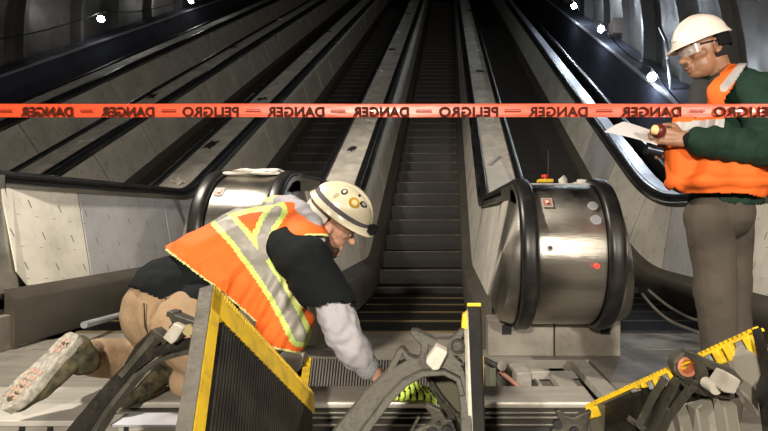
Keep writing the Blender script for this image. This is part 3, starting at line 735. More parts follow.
# ---- B: step seen edge on, centre
B = empty('loose_escalator_step', tuple(D(470, 431, 1.25)), 'loose escalator step seen edge-on as a black upright strip, in the centre foreground', 'escalator step', 'loose steps in the foreground')
dB = lambda x, y: 1.22-.0009*(y-350)
zb = lambda p: p
b = MB()
for (x0, x1, e0, e1, m_, nm) in ((467.5, 480.5, 0, .34, 'cleat', 'tread'),):
    pa, pb_, pc, pd = D(x0, 305, 1.24), D(x1, 305, 1.24), D(x1+5, 455, 1.14), D(x0+2, 455, 1.14)
    o = (ray(474, 350).normalized()+RT*.02)*e1
    b.hexa([pd, pc, pc+o, pd+o, pa, pb_, pb_+o, pa+o])
    b.build('tread', mat('matt_black_tread', (.005,.005,.005), .7, spec=.2, dirt=(.03,.027,.02), dscale=12, damt=.4), B, bevel=.003)
b = MB(); pa, pb_ = D(467, 306.5, 1.238), D(481, 306.5, 1.238); o = (ray(474, 350).normalized())*.3; uu = Vector((0, 0, .009)); b.hexa([pa, pb_, pb_+o, pa+o, pa+uu, pb_+uu, pb_+o+uu, pa+o+uu]); b.build('yellow_end_cap', M['yellow'], B, bevel=.002)
b = MB(); pa, pb_, pc, pd = D(464, 322, 1.235), D(468, 310, 1.235), D(474, 455, 1.135), D(468, 455, 1.135); o = FW*.03; b.hexa([pd, pc, pc+o, pd+o, pa, pb_, pb_+o, pa+o]); b.build('pale_side_edge', M['white_pl'], B, bevel=.002)
plate(B, 'yellow_corner', [(461.5, 328), (462.5, 316), (467.5, 312), (467.5, 330)], lambda x, y: 1.225, .03, M['yellow'])
bars(B, 'side_frame', [[(334, 452, 14), (352, 428, 13), (372, 402, 12), (392, 381, 11), (410, 368, 9), (428, 363, 7), (447, 364, 6), (458, 371, 6), (464, 388, 6), (466, 412, 6), (467, 450, 6)],
                       [(375, 396, 3), (388, 374, 3), (399, 354, 3.5), (402, 348, 2)], [(401, 348, 2), (407, 358, 3), (416, 362, 4)],
                       [(411, 331, 2), (416, 335, 4), (425, 344, 4.5), (424, 356, 4), (419, 366, 4)], [(414, 332, 3), (430, 341, 4), (445, 354, 4.5), (460, 368, 5)],
                       [(430, 341, 2.5), (444, 344, 3), (455, 341, 4), (463, 332, 3), (467, 322, 2)], [(436, 343, 4), (450, 347, 8), (461, 348, 9), (465, 352, 12)]],
     dB, .03, M['cast'])
bars(B, 'frame_rib', [[(350, 452, 4), (366, 430, 4), (386, 403, 4), (404, 384, 4), (422, 374, 3.5), (444, 373, 3), (458, 380, 3), (462, 396, 3)]], lambda x, y: dB(x, y)-.014, .05, M['cast'])
plate(B, 'bushing_block', [(436, 346), (448, 352), (439, 370), (433, 371), (426, 364), (426, 360)], lambda x, y: dB(x, y)-.03, .05, M['white_pl'], .004)
disc(B, 'bolt_boss', 458, 347, dB(458, 347)-.012, .0165, .03, M['castd']); disc(B, 'bolt_head', 457.5, 346.5, dB(458, 347)-.02, .011, .02, M['cast'])
plate(B, 'riser_plate', [(427, 373), (445, 371), (458, 377), (463, 400), (463, 428), (459, 452), (452, 440)], lambda x, y: 1.30, .01, M['olive'])
bars(B, 'riser_rail', [[(427, 376, 2.5), (440, 397, 2.5), (455, 414, 2), (463, 420, 2)], [(432, 388, 2), (447, 411, 4), (456, 428, 4), (458, 450, 3)]], lambda x, y: 1.28, .02, M['cast'])
# toothed dark casting lying below
T = empty('toothed_casting', tuple(D(436, 425, 1.20)), 'dark toothed metal casting with round holes at the bottom centre', 'casting')
dT = lambda x, y: 1.20
plate(T, 'body', [(425, 408), (427, 404), (440, 410), (446, 420), (452, 420), (458, 436), (470, 452), (400, 452), (414, 432), (430, 425), (431, 416)], dT, .02, M['cast'], .003)
for px, py, r in ((432, 434, .014), (447, 432, .014), (439, 424, .0045)): disc(T, 'hole', px, py, 1.192, r, .01, M['darkseal'])
bars(T, 'lever_rod', [[(410, 434, 1.3), (419, 417, 1.6)]], lambda x, y: 1.17, .012, M['cast'])
T2 = empty('toothed_casting', tuple(D(575, 425, 1.30)), 'dark toothed casting under the left tip of the yellow-edged step at lower right', 'casting')
plate(T2, 'body', [(555, 411), (560, 410), (566, 416), (574, 418), (582, 414), (592, 411), (588, 428), (592, 450), (545, 450), (552, 430), (561, 424)], lambda x, y: 1.30, .02, M['cast'], .003)
for px, py in ((558, 425), (575, 432)): disc(T2, 'hole', px, py, 1.292, .012, .01, M['darkseal'])
# ---- C: step upside down with a yellow toothed front edge, lower right
Cc = empty('loose_escalator_step', tuple(D(690, 430, 1.2)), 'loose escalator step with a long sloping yellow toothed edge at the lower right', 'escalator step', 'loose steps in the foreground')
def dC(x, y=0): return 1.42-.42*(x-583)/174
a = D(585, 407, dC(585)); c = D(757, 329, dC(757)); ed = (c-a); EL = ed.length; ed.normalize()
dn = (UP*-1 - ed*(-ed.z)).normalized(); bk = ed.cross(dn).normalized(); bk = -bk if bk.dot(FW) < 0 else bk
def qc(s_, t_, e=0): return a+ed*s_+dn*t_+bk*e
def slabC(b, s0, s1, t0, t1, e0, e1):
    b.hexa([qc(s0,t1,e0), qc(s1,t1,e0), qc(s1,t1,e1), qc(s0,t1,e1), qc(s0,t0,e0), qc(s1,t0,e0), qc(s1,t0,e1), qc(s0,t0,e1)])
b = MB(); slabC(b, 0, EL, 0, .006, 0, .02); nt = 48
for i in range(nt):
    s_ = EL*(i+.5)/nt; slabC(b, s_-EL/nt*.27, s_+EL/nt*.27, -.0055, .0, 0, .012)
b.build('yellow_toothed_edge', M['yellow'], Cc)
def sx(px):      # arc position whose image column is px
    lo, hi = 0, EL
    for _ in range(40):
        m_ = (lo+hi)/2; p = a+ed*m_-CAM; xx = CX+FPX*p.dot(RT)/p.dot(FW)
        if xx < px: lo = m_
        else: hi = m_
    return lo
for px, w_, h_ in ((587, 4.5, .034), (635, 2, .012), (641, 2.5, .016), (653, 4, .026), (668, 4, .030), (675, 4, .030), (714, 7, .034), (725, 8, .036), (745, 9, .044)):
    s0 = sx(px-w_/2); s1 = sx(px+w_/2); b = MB(); slabC(b, s0, s1, .004, h_, -.004, .03); b.build('yellow_comb_block', M['yellow'], Cc, bevel=.004)
gm = mat('grey_block', (.27,.27,.26), .6, .1, dirt=(.15,.14,.12), dscale=10)
for px, w_, h_ in ((630, 4, .015), (646, 4, .025), (661, 6, .032), (701, 11, .032), (735, 8, .038)):
    s0 = sx(px-w_/2); s1 = sx(px+w_/2); b = MB(); slabC(b, s0, s1, .006, h_, .004, .03); b.build('grey_lug', gm, Cc, bevel=.002)
b = MB(); slabC(b, .0, EL*.8, .008, .10, .03, .045); b.build('tread_back', M['castd'], Cc)
plate(Cc, 'tread_underside', [(590, 408), (622, 390), (700, 384), (735, 392), (700, 455), (592, 455)], lambda x, y: dC(x)+.03, .02, M['olive'])
plate(Cc, 'end_casting', [(733, 357), (750, 352), (756, 352), (764, 376), (758, 385), (760, 420), (752, 405), (738, 388)], lambda x, y: dC(x)-.02, .05, mat('light_casting', (.27,.255,.22), .55, .2, dirt=(.2,.18,.14), dscale=8), .006)
plate(Cc, 'black_tread_end', [(755, 331), (762, 328), (790, 420), (790, 452), (768, 452), (760, 390), (764, 376)], lambda x, y: dC(x)-.03, .012, M['castd'], .003)
plate(Cc, 'black_step_roller', [(759, 386), (765, 378), (771, 388), (772, 402), (765, 410), (759, 402)], lambda x, y: dC(x)-.05, .012, M['rubber'], .005)
bars(Cc, 'side_frame', [[(642, 455, 5), (654, 430, 4.5), (665, 405, 4.5), (675, 386, 4.5), (679, 379, 3)], [(679, 378, 3), (690, 385, 6), (706, 391, 6), (722, 392, 7), (735, 392, 8)],
                       [(683, 352, 3), (696, 358, 4), (714, 366, 4), (731, 373, 5), (742, 384, 4)], [(700, 362, 4), (704, 374, 5), (702, 385, 5)]], lambda x, y: dC(x)-.05, .016, M['cast'])
bars(Cc, 'channel_lip', [[(656, 452, 1.4), (671, 420, 1.4), (691, 394, 1.4), (697, 388, 1.4)], [(640, 430, 1.2), (655, 400, 1.2), (668, 380, 1.2)]], lambda x, y: dC(x)-.062, .03, M['cast'])
disc(Cc, 'roller_ring', 687, 366, dC(687)-.045, .030, .03, M['cast'], hole=.021)
disc(Cc, 'copper_bushing', 688, 367, dC(687)-.05, .022, .03, mat('copper_bushing', (.62,.25,.14), .4, .5), hole=.015)
plate(Cc, 'bushing_block', [(730, 374), (742, 380), (735, 395), (724, 393), (720, 388)], lambda x, y: dC(x)-.09, .05, M['white_pl'], .004)
disc(Cc, 'pin_head', 716, 389, dC(716)-.08, .012, .04, M['white_pl'])
lm = mat('pale_ribbed_casting', (.27,.26,.22), .6, .1, dirt=(.2,.18,.14), dscale=6, damt=.7)
plate(Cc, 'ribbed_block', [(662, 432), (667, 421), (700, 412), (737, 404), (744, 455), (655, 455)], lambda x, y: dC(x)-.03, .06, lm, .004)
for px, y0 in ((679, 416), (697, 410), (724, 404)):
    bars(Cc, 'block_rib', [[(px, y0, 1.3), (px+8, 455, 1.3)]], lambda x, y: dC(x)-.05, .04, lm, .001)
bars(Cc, 'peg', [[(630, 420, 3), (640, 427, 3), (648, 433, 3)]], lambda x, y: dC(x)-.02, .02, M['cast'])
# supports the three loose steps stand on (timber cribbing on the floor)
for i, (o_, x0, x1, y0, y1, z1, nm) in enumerate(((None, -.30, -.22, 1.05, 1.2, .115, 'left'), (None, .02, .30, .9, 1.45, .32, 'middle'), (None, .42, .98, .8, 1.5, .30, 'right'))):
    b = MB(); b.box((x0, y0, ZF), (x1, y1, z1))
    tag(b.build('timber_block', mat('dark_timber_'+nm, (.07,.055,.04), .8, dirt=(.03,.025,.02), dscale=10), None, bevel=.006), 'dark timber block under the '+nm+' loose escalator step', 'timber')
# ================================================================ PEOPLE
def nz(p, s, seed): return noise.noise(Vector(p)*s+Vector((seed, seed*.7, 0)))
def blob(name, prims, mats, parent, voxel=.007, smooth=6, wr=0, ws=14, cut=None, matf=None, seed=0, thick=0, fold=None, clampz=True):
    b = MB()
    for pr in prims:
        k = pr[0]
        if k == 'c':        # tapered capsule chain [(point, radius), ...]
            pts = pr[1]
            for (p, r0), (q, r1) in zip(pts[:-1], pts[1:]):
                p = Vector(p); q = Vector(q)
                if (q-p).length > 1e-4: b.tube([p, p.lerp(q, .5), q], [r0, (r0+r1)/2, r1], 14)
            for p, r in pts: b.sphere(p, r*1.0, n=14)
        elif k == 'e':      # ellipsoid: centre, (rx,ry,rz), rotation matrix
            c, sc = pr[1], pr[2]; Mx = pr[3] if len(pr) > 3 else None; b.sphere(c, 1, sc, Mx, n=18)
    o = b.build(name, mats, parent, smooth='all')
    m = o.modifiers.new('r', 'REMESH'); m.mode = 'VOXEL'; m.voxel_size = voxel; m.use_smooth_shade = True
    if smooth: m2 = o.modifiers.new('s', 'SMOOTH'); m2.iterations = smooth; m2.factor = .5
    evalmesh(o)
    me = o.data; off = parent.location
    for mt in (mats if isinstance(mats, (list, tuple)) else [mats]):
        if mt.name not in [x.name for x in me.materials if x]: me.materials.append(mt)
    lowz = (ZT+.003 if parent.name == 'person' else ZF+.003) if clampz else -9
    if wr or fold:
        nn = [v.normal.copy() for v in me.vertices]
        for v, n_ in zip(me.vertices, nn):
            p = v.co+off; d_ = wr*(nz(p, ws, seed)+.5*nz(p, ws*2.3, seed+3)) if wr else 0
            if fold: d_ += fold(p)
            v.co += n_*d_
    for v in me.vertices:
        if v.co.z+off.z < lowz: v.co.z = lowz-off.z+.02*(v.co.z+off.z-lowz)*0
    if cut or matf:
        bm = bmesh.new(); bm.from_mesh(me)
        if cut:
            dl = [f for f in bm.faces if cut(f.calc_center_median()+off)]
            bmesh.ops.delete(bm, geom=dl, context='FACES')
        if matf:
            for f in bm.faces: f.material_index = matf(f.calc_center_median()+off, f.normal)
        bm.to_mesh(me); bm.free()
    for p in me.polygons: p.use_smooth = True
    if thick:
        s_ = o.modifiers.new('t', 'SOLIDIFY'); s_.thickness = thick; s_.offset = 0
    return o
def prj(p):
    d_ = Vector(p)-CAM; z = d_.dot(FW); return CX+FPX*d_.dot(RT)/z, 215.5-FPX*d_.z/z
def segd(x, y, a, b_):
    ax, ay = a; bx, by = b_; vx, vy = bx-ax, by-ay; t = max(0, min(1, ((x-ax)*vx+(y-ay)*vy)/(vx*vx+vy*vy)))
    return sqrt((x-ax-t*vx)**2+(y-ay-t*vy)**2)
def pathd(x, y, pts): return min(segd(x, y, a, b_) for a, b_ in zip(pts[:-1], pts[1:]))
def frame(z, x):
    z = Vector(z).normalized(); x = Vector(x); x = (x-z*x.dot(z)).normalized(); y = z.cross(x)
    return Matrix((x, y, z)).transposed()
skinA = mat('skin_light', (.55,.30,.21), .5, 0, var=.15, scale=30, bump=.05)
skinB = mat('skin_dark', (.30,.15,.085), .45, 0, var=.2, scale=30, bump=.05)
orange = mat('hi_vis_orange', (.82,.15,.022), .75, 0, spec=.25, bump=.25, bscale=25, var=.12, scale=10)
lime = mat('hi_vis_lime', (.50,.66,.16), .6); silver = mat('reflective_silver', (.27,.255,.225), .5, .1, bump=.15, bscale=40, dirt=(.19,.18,.155), dscale=12)
silverB = mat('reflective_silver_band', (.38,.37,.37), .5, .1)
limeB = mat('pale_lime_piping', (.75,.75,.30), .6)
blacks = mat('black_cotton', (.006,.008,.009), .9, 0, spec=.15, bump=.3, bscale=30)
tan_ = mat('tan_canvas', (.34,.235,.14), .85, 0, var=.2, scale=6, bump=.35, bscale=50, dirt=(.30,.19,.10), dscale=8, damt=.5)
hood = mat('grey_sweatshirt', (.36,.355,.39), .85, 0, bump=.5, bscale=22, dirt=(.25,.245,.26), dscale=9, damt=.5)
cuffm = mat('ribbed_grey_cuff', (.27,.28,.31), .9, bump=.5, bscale=120)
camo = mat('camouflage_boot', (.075,.075,.042), .8, 0, spec=.2, col2=(.018,.018,.014), scale=16, dirt=(.16,.13,.075), dscale=22, damt=.8)
sole = mat('pale_gritty_sole', (.36,.345,.29), .85, 0, col2=(.17,.16,.135), scale=40, dirt=(.52,.51,.47), dscale=70, damt=.9)
solepink = mat('salmon_sole_lugs', (.38,.25,.19), .8, 0, dirt=(.45,.42,.37), dscale=40, damt=.8)
hatA = mat('cream_helmet', (.64,.59,.43), .3, 0, dirt=(.55,.50,.38), dscale=9, damt=.35, coat=.3)
hatB = mat('pinkish_white_helmet', (.80,.72,.64), .3, 0, coat=.3, dirt=(.7,.6,.52), dscale=5, damt=.3)
def helmet(root, c, up_, fw_, sc, m, name='hard_hat', rx=.112, ry=.142, rz=.125, brim=.028, peak=.055):
    "dome with ridge, brim and longer peak; up_ crown direction, fw_ towards the peak"
    Mx = frame(up_, fw_); b = MB(); c = Vector(c); N = 40
    def ring(k, zz, fr=0, inn=0):
        r_ = []
        for i in range(N):
            a = 2*pi*i/N; ex = ry*k+(fr*(1+ (peak/brim-1)*max(0, cos(a))**2)); ey = rx*k+fr
            r_.append(c+Mx @ (Vector((cos(a)*ex, sin(a)*ey, zz-(.012*fr/brim if fr else 0)))*sc))
        return r_
    rs = []
    for j in range(11):
        t = j/11*pi/2; rs.append(ring(cos(t) if True else 0, rz*sin(t)))
    outer = [ring(1, -.004, brim)] + [ring(1, 0, brim*1.0)] + [ring(1.0, .006, .004)] + rs[1:] + [ring(.05, rz)]
    inner = [ring(.96, -.004)] + [ring(.96*cos(j/8*pi/2), (rz-.008)*sin(j/8*pi/2)) for j in range(1, 8)]
    b.loft(outer[::-1] + inner, caps=True)
    o = b.build(name, m, root, smooth=45)
    g_ = MB()                      # centre ridge
    rings = []
    for j in range(15):
        t = -.15+j/14*(pi*1.0); t = .25+(pi-.5)*j/14
        p = Vector((cos(t)*ry*1.005, 0, sin(t)*rz*1.01)); n_ = Vector((cos(t)/ry, 0, sin(t)/rz)).normalized()
        rings.append([c+Mx @ ((p+Vector((0, s_, 0))+n_*h_)*sc) for s_, h_ in ((-.02, -.004), (-.012, .004), (.012, .004), (.02, -.004))])
    g_.loft(rings); g_.build('ridge', m, o, smooth=60)
    return o, Mx
def hatpt(c, Mx, a, e, k=1.0, rx=.112, ry=.142, rz=.125, sc=1):
    "point and normal on the dome: a azimuth from the peak, e elevation"
    p = Vector((cos(a)*cos(e)*ry, sin(a)*cos(e)*rx, sin(e)*rz)); n_ = Vector((p.x/ry**2, p.y/rx**2, p.z/rz**2)).normalized()
    return Vector(c)+Mx @ (p*k*sc), (Mx @ n_).normalized()
def fingers(wrist, palm_dir, palm_n, side, curl, sc=1.0, spread=.10):
    "palm and five fingers as capsule chains: palm_n faces out of the palm, side = thumb direction"
    w_ = Vector(wrist); d_ = Vector(palm_dir).normalized(); s_ = Vector(side); s_ = (s_-d_*s_.dot(d_)).normalized(); n_ = Vector(palm_n); n_ = (n_-d_*n_.dot(d_)-s_*n_.dot(s_)).normalized()
    out = []
    for k in (-1, 0, 1): out.append(('c', [(w_+s_*.012*k*sc, .024*sc), (w_+d_*.085*sc+s_*.025*k*sc, .0155*sc)]))
    for k, L_ in ((1.5, .072), (.5, .080), (-.5, .075), (-1.5, .060)):
        b0 = w_+d_*.082*sc+s_*.0195*k*sc; ang = 0; p = b0; ch = [(p-d_*.03*sc, .011*sc)]; ch.append((p, .0102*sc))
        for q, fr in enumerate((.45, .32, .25)):
            ang += curl*(.7 if q == 0 else 1.0); dr = (d_*cos(ang)+n_*sin(ang)+s_*spread*k*.5).normalized(); p = p+dr*L_*fr*sc; ch.append((p, (.0095-.0007*q)*sc))
        out.append(('c', ch))
    t0 = w_+d_*.025*sc+s_*.022*sc; t1 = t0+(d_*.5+s_*.75+n_*.3).normalized()*.042*sc; t2 = t1+(d_*.85+s_*.2+n_*.5).normalized()*.03*sc; t3 = t2+(d_*.9-s_*.1+n_*.5).normalized()*.024*sc
    out.append(('c', [(t0, .015*sc), (t1, .0125*sc), (t2, .011*sc), (t3, .0095*sc)]))
    return out

# ---------------------------------------------------------------- kneeling worker
K = empty('person', (-.75, 1.85, .40), 'kneeling person in an orange vest and cream helmet reaching down to the floor plates', 'person')
pel = P(176, 312, 1.84); nb = P(305, 222, 1.95); chest = P(258, 252, 1.93); waist = P(214, 280, 1.90)
shN = P(309, 262, 1.74); shF = P(281, 216, 2.10); elN = P(331, 311, 1.70); wrN = P(371, 366, 1.72)
hipN = P(190, 326, 1.74); hipF = P(172, 308, 1.96); knN = P(256, 398, 1.78); anN = P(186, 380, 1.72); knF = P(214, 372, 2.10); anF = P(96, 357, 1.74)
hc = P(334, 219, 1.97)
upK = Vector(P(360, 192, 1.93))-Vector(P(337, 217, 1.95)); upK = (upK.normalized()+UP*.12).normalized()
fwK = (RT*.70-UP*.62+FW*.28).normalized(); fwK = (fwK-upK*fwK.dot(upK)).normalized(); sdK = upK.cross(fwK)
H = frame(upK, fwK)
def hk(x, y, z): return hc+H @ Vector((x, y, z))
headK = [('e', hk(0, 0, .012), (.098, .076, .112), H), ('e', hk(.030, 0, -.055), (.062, .056, .068), H), ('c', [(hk(.085, 0, -.01), .012), (hk(.112, 0, -.035), .014)]),
         ('c', [(hk(.088, -.015, -.075), .010), (hk(.088, .015, -.075), .010)]), ('e', hk(.085, 0, -.105), (.022, .028, .022), H), ('c', [(hk(.085, -.035, .02), .012), (hk(.088, .035, .02), .012)]),
         ('e', hk(-.006, .082, -.028), (.020, .010, .032), H), ('e', hk(-.006, -.082, -.028), (.020, .010, .032), H), ('c', [(hk(-.035, 0, -.05), .058), (nb, .064)])]
hd = (P(392, 394, 1.78)-wrN).normalized()
handK = fingers(wrN+hd*.015, hd, -RT*.3-UP*.8, -FW, .30)
bodyK = headK + [('c', [(nb, .07), (chest, .13), (waist, .13), (pel, .145)]), ('c', [(shN, .055), (nb, .06), (shF, .055)]), ('c', [(shN, .052), (elN, .040), (wrN, .026)]), ('c', [(shF, .052), (P(312, 275, 2.12), .04), (P(346, 325, 1.98), .026)]),
                 ('c', [(hipN, .085), (knN, .055), (anN, .042)]), ('c', [(hipF, .085), (knF, .055), (anF, .042)])] + handK
farhand = fingers(P(347, 328, 1.97), -UP+RT*.35, -RT, -FW, .3); bodyK += farhand
blob('body', bodyK, [skinA], K, voxel=.006, smooth=3)
def foldK(p): return .006*sin(p.x*60+p.z*45)*max(0, nz(p, 5, 2))
tr = [('e', pel+RT*.012-UP*.01, (.165, .18, .16)), ('c', [(hipN, .130), (P(225, 362, 1.75), .115), (knN, .078)]), ('c', [(knN, .078), (P(215, 388, 1.74), .072), (anN+(anN-knN).normalized()*-.01, .060)]),
      ('c', [(hipF, .125), (P(200, 350, 2.02), .11), (knF, .080)]), ('c', [(knF, .082), (P(150, 362, 1.93), .080), (anF, .068)]), ('c', [(waist, .14), (pel, .175)])]
blob('trousers', tr, [tan_], K, voxel=.009, smooth=6, wr=.007, ws=9, seed=4, fold=foldK)
b = MB()         # pocket stitching on the seat
for ln in ([(144, 303), (145, 326), (149, 336)], [(166, 298), (164, 318), (163, 326)]):
    pts = []
    for px, py in ln:
        for t_ in range(200):
            q = D(px, py, 1.3+t_*.004)
            if ((q-(pel-RT*.015)).x/.196)**2+((q-pel).y/.196)**2+((q-pel).z/.176)**2 < 1: break
        pts.append(q)
    b.tube(pts, .0022, 6)
b.build('pocket_seam', blacks, K)
# shirt tail
sh = [('c', [(pel+UP*.03, .155), (waist, .145), (chest, .135)]), ('e', P(200, 302, 1.77), (.10, .10, .075)), ('e', P(180, 291, 1.86), (.158, .185, .130))]
def cutshirt(p):
    x, y = prj(p)
    yl = 288+(x-135)*.42
    return y > yl and x < 245
blob('black_shirt', sh+[('c', [(shN, .078), (P(320, 287, 1.71), .083), (P(332, 304, 1.70), .082)]), ('c', [(shF, .07), (P(310, 270, 2.13), .06)]), ('c', [(shN, .085), (P(290, 250, 1.85), .10)])], [blacks], K, voxel=.008, smooth=5, wr=.008, ws=10, seed=8,
     cut=lambda p: cutshirt(p) or (segd(*prj(p), (318, 312), (352, 300)) < 5 and prj(p)[1] > 302 and prj(p)[0] > 312) or (prj(p)[1] > 306 and prj(p)[0] > 306), thick=.004)
# vest
vp = [('c', [(P(210, 272, 1.9), .165), (chest, .178), (P(282, 240, 1.93), .150), (P(298, 226, 1.93), .09)]), ('e', P(268, 290, 1.86), (.16, .15, .17)), ('c', [(shF+UP*.005, .083), (P(296, 232, 1.94), .10), (shN+(nb-shN)*.35, .085)]), ('e', P(282, 310, 1.86), (.10, .12, .12)), ('c', [(P(190, 276, 1.90), .140), (P(225, 275, 1.90), .170)]), ('e', P(288, 328, 1.84), (.09, .11, .10))]
hem = [(160, 246), (180, 261), (212, 285), (236, 304), (256, 322)]
def hemy(x): 
    for (x0, y0), (x1, y1) in zip(hem[:-1], hem[1:]):
        if x <= x1: return y0+(y1-y0)*(x-x0)/(x1-x0)
    return 345+(x-256)*.2
def cutv(p):
    x, y = prj(p)
    if y > hemy(x): return True
    if x < 166: return True
    # armhole, near side
    if x > 283 and (p-CAM).dot(FW) < 1.97 and ((x-320)/35)**2+((y-272)/37)**2 < 1 and y > 236: return True
    if x > 316 and y > 243: return True
    if x > 330: return True
    return False
silverbands = [[(222, 219), (240, 238), (262, 268), (278, 292), (292, 318), (300, 335)], [(277, 211), (268, 224), (262, 238), (264, 256)], [(228, 212), (250, 206), (275, 203)]]
def matv(p, n_):
    x, y = prj(p)
    if abs(hemy(x)-y) < 2.2: return 3
    if x > 280 and y > 234 and ((x-320)/38.5)**2+((y-272)/40.5)**2 < 1: return 3
    ds = min(pathd(x, y, silverbands[0])-6.8, pathd(x, y, silverbands[1])-5.2, pathd(x, y, silverbands[2])-2.2)
    if ds < 0: return 2
    if ds < 5.2: return 1
    return 0
def foldv(p):
    x, y = prj(p); return .007*sin((x*.8+y*.45)*.42)*max(0, min(1, (y-262)/25))*max(0, min(1, (x-215)/20))
blob('orange_vest', vp, [orange, lime, silver, limeB], K, voxel=.0055, smooth=8, wr=.007, ws=8, cut=cutv, matf=matv, seed=1, thick=.004, fold=foldv)
# hood and long sleeve of the sweatshirt
hd_ = [('c', [(P(278, 202, 2.0), .024), (P(289, 204, 1.96), .036), (P(303, 212, 1.90), .040), (P(315, 226, 1.84), .030), (P(320, 239, 1.82), .018)]), ('c', [(P(281, 209, 2.0), .03), (P(296, 220, 1.92), .036), (P(311, 233, 1.86), .024)])]
blob('grey_hood', hd_, [hood], K, voxel=.006, smooth=4, wr=.010, ws=18, seed=5)
sl = [('c', [(P(331, 301, 1.70), .056), (P(338, 322, 1.70), .064), (P(350, 344, 1.71), .060), (P(360, 358, 1.715), .050)])]
blob('grey_sleeve', sl+[('c', [(P(328, 290, 1.71), .05), (P(333, 306, 1.70), .055)])], [hood], K, voxel=.006, smooth=4, wr=.012, ws=17, seed=11)
blob('ribbed_cuff', [('c', [(P(360, 357, 1.715), .044), (P(368, 368, 1.72), .041)])], [cuffm], K, voxel=.006, smooth=3)
blob('grey_sleeve', [('c', [(P(312, 275, 2.12), .05), (P(343, 320, 1.99), .042)])], [hood], K, voxel=.008, smooth=3)
# beard, hair, glasses
blob('beard', [('e', hk(.058, 0, -.095), (.040, .050, .030), H), ('c', [(hk(.0, -.068, -.045), .014), (hk(.03, -.062, -.085), .018), (hk(.08, -.02, -.115), .018), (hk(.08, .02, -.115), .018), (hk(.03, .062, -.085), .018), (hk(0, .068, -.045), .014)])], [mat('brown_beard', (.05,.028,.018), .9, bump=.8, bscale=150)], K, voxel=.005, smooth=2, wr=.003, ws=60)
blob('hair', [('e', hk(-.030, 0, .0), (.075, .078, .075), H)], [mat('brown_hair', (.10,.06,.04), .9, bump=.8, bscale=150)], K, voxel=.006, smooth=2)
for sg in (-1, 1):
    b = MB(); b.sphere(hk(.078, sg*.030, -.006), .010); b.build('eye', mat('eye_white', (.6,.58,.55), .2), K, smooth='all')
hcen = hk(.004, 0, .034)+UP*.012+RT*.008
hat, HM = helmet(K, hcen, upK, fwK, 1.0, hatA, rx=.104, ry=.122, rz=.102, brim=.014, peak=.034)
# strap with head lamp round the dome
def hatring(e0, e1, kk, a0=0, a1=2*pi, n=48):
    b = MB(); rings = []
    for i in range(n+1):
        a = a0+(a1-a0)*i/n
        q = [hatpt(hcen, HM, a, e, kk_, .104, .122, .102)[0] for e, kk_ in ((e0, 1.0), (e0, kk), (e1, kk), (e1, 1.0))]
        rings.append(q)
    b.loft(rings); return b
hatring(.02, .22, 1.03).build('head_lamp_strap', mat('violet_grey_strap', (.085,.075,.09), .8), hat)
p, n_ = hatpt(hcen, HM, -.25, .12, 1.05, .104, .122, .102)
lm_ = frame(n_, upK); b = MB(); b.box((-.016, -.028, 0), (.016, .028, .028), Matrix.Translation(p) @ lm_.to_4x4()); hl = b.build('head_lamp', blacks, hat, bevel=.004)
def badge(a, e, r, m_, nm, ell=1, inner=None):
    p, n_ = hatpt(hcen, HM, a, e, 1.0, .104, .122, .102); F = frame(n_, upK); T_ = Matrix.Translation(p+n_*.001) @ F.to_4x4(); b = MB()
    b.loft([[T_ @ Vector((cos(2*pi*k/20)*r, sin(2*pi*k/20)*r*ell, z_)) for k in range(20)] for z_ in (-.002, .0025)])
    o = b.build(nm, m_, hat)
    if inner:
        b = MB(); b.loft([[T_ @ Vector((cos(2*pi*k/16)*r*.55, sin(2*pi*k/16)*r*.55*ell, z_)) for k in range(16)] for z_ in (.002, .0038)]); b.build(nm+'_centre', inner, o)
# which azimuth faces the camera
best = None
def azel(px, py):
    bd = None
    for i in range(120):
        for j in range(40):
            a = 2*pi*i/120; e = .1+1.4*j/40; p, n_ = hatpt(hcen, HM, a, e, 1.0, .104, .122, .102)
            if n_.dot(p-CAM) > 0: continue
            x, y = prj(p); d_ = (x-px)**2+(y-py)**2
            if bd is None or d_ < bd[0]: bd = (d_, a, e)
    return bd[1], bd[2]
gold = mat('gold_sticker', (.55,.36,.04), .35, .3); blk = mat('black_sticker', (.03,.03,.03), .5); wht = mat('white_sticker', (.7,.68,.6), .5)
badge(*azel(354, 203), .021, gold, 'gold_sticker', 1, mat('pale_gold', (.7,.58,.3), .4)); badge(*azel(344, 192), .014, blk, 'round_sticker', .8, wht); badge(*azel(363, 205), .012, blk, 'round_sticker', 1.3, mat('grey_sticker', (.35,.33,.3), .5)); badge(*azel(359, 196), .007, blk, 'small_sticker', .7)
a_, e_ = azel(336, 196); badge(a_, e_, .013, mat('tan_sticker', (.42,.33,.2), .5), 'oblong_sticker', .5)
b = MB(); rings = []                  # rear suspension band
for i in range(25):
    a = pi*.55+i/24*pi*.9; rings.append([hk(-.01+cos(a)*.108, sin(a)*.088, z_) for z_ in (-.012, .014)]+[hk(-.01+cos(a)*.102, sin(a)*.083, z_) for z_ in (.014, -.012)])
b.loft(rings); b.build('suspension_band', wht, hat)
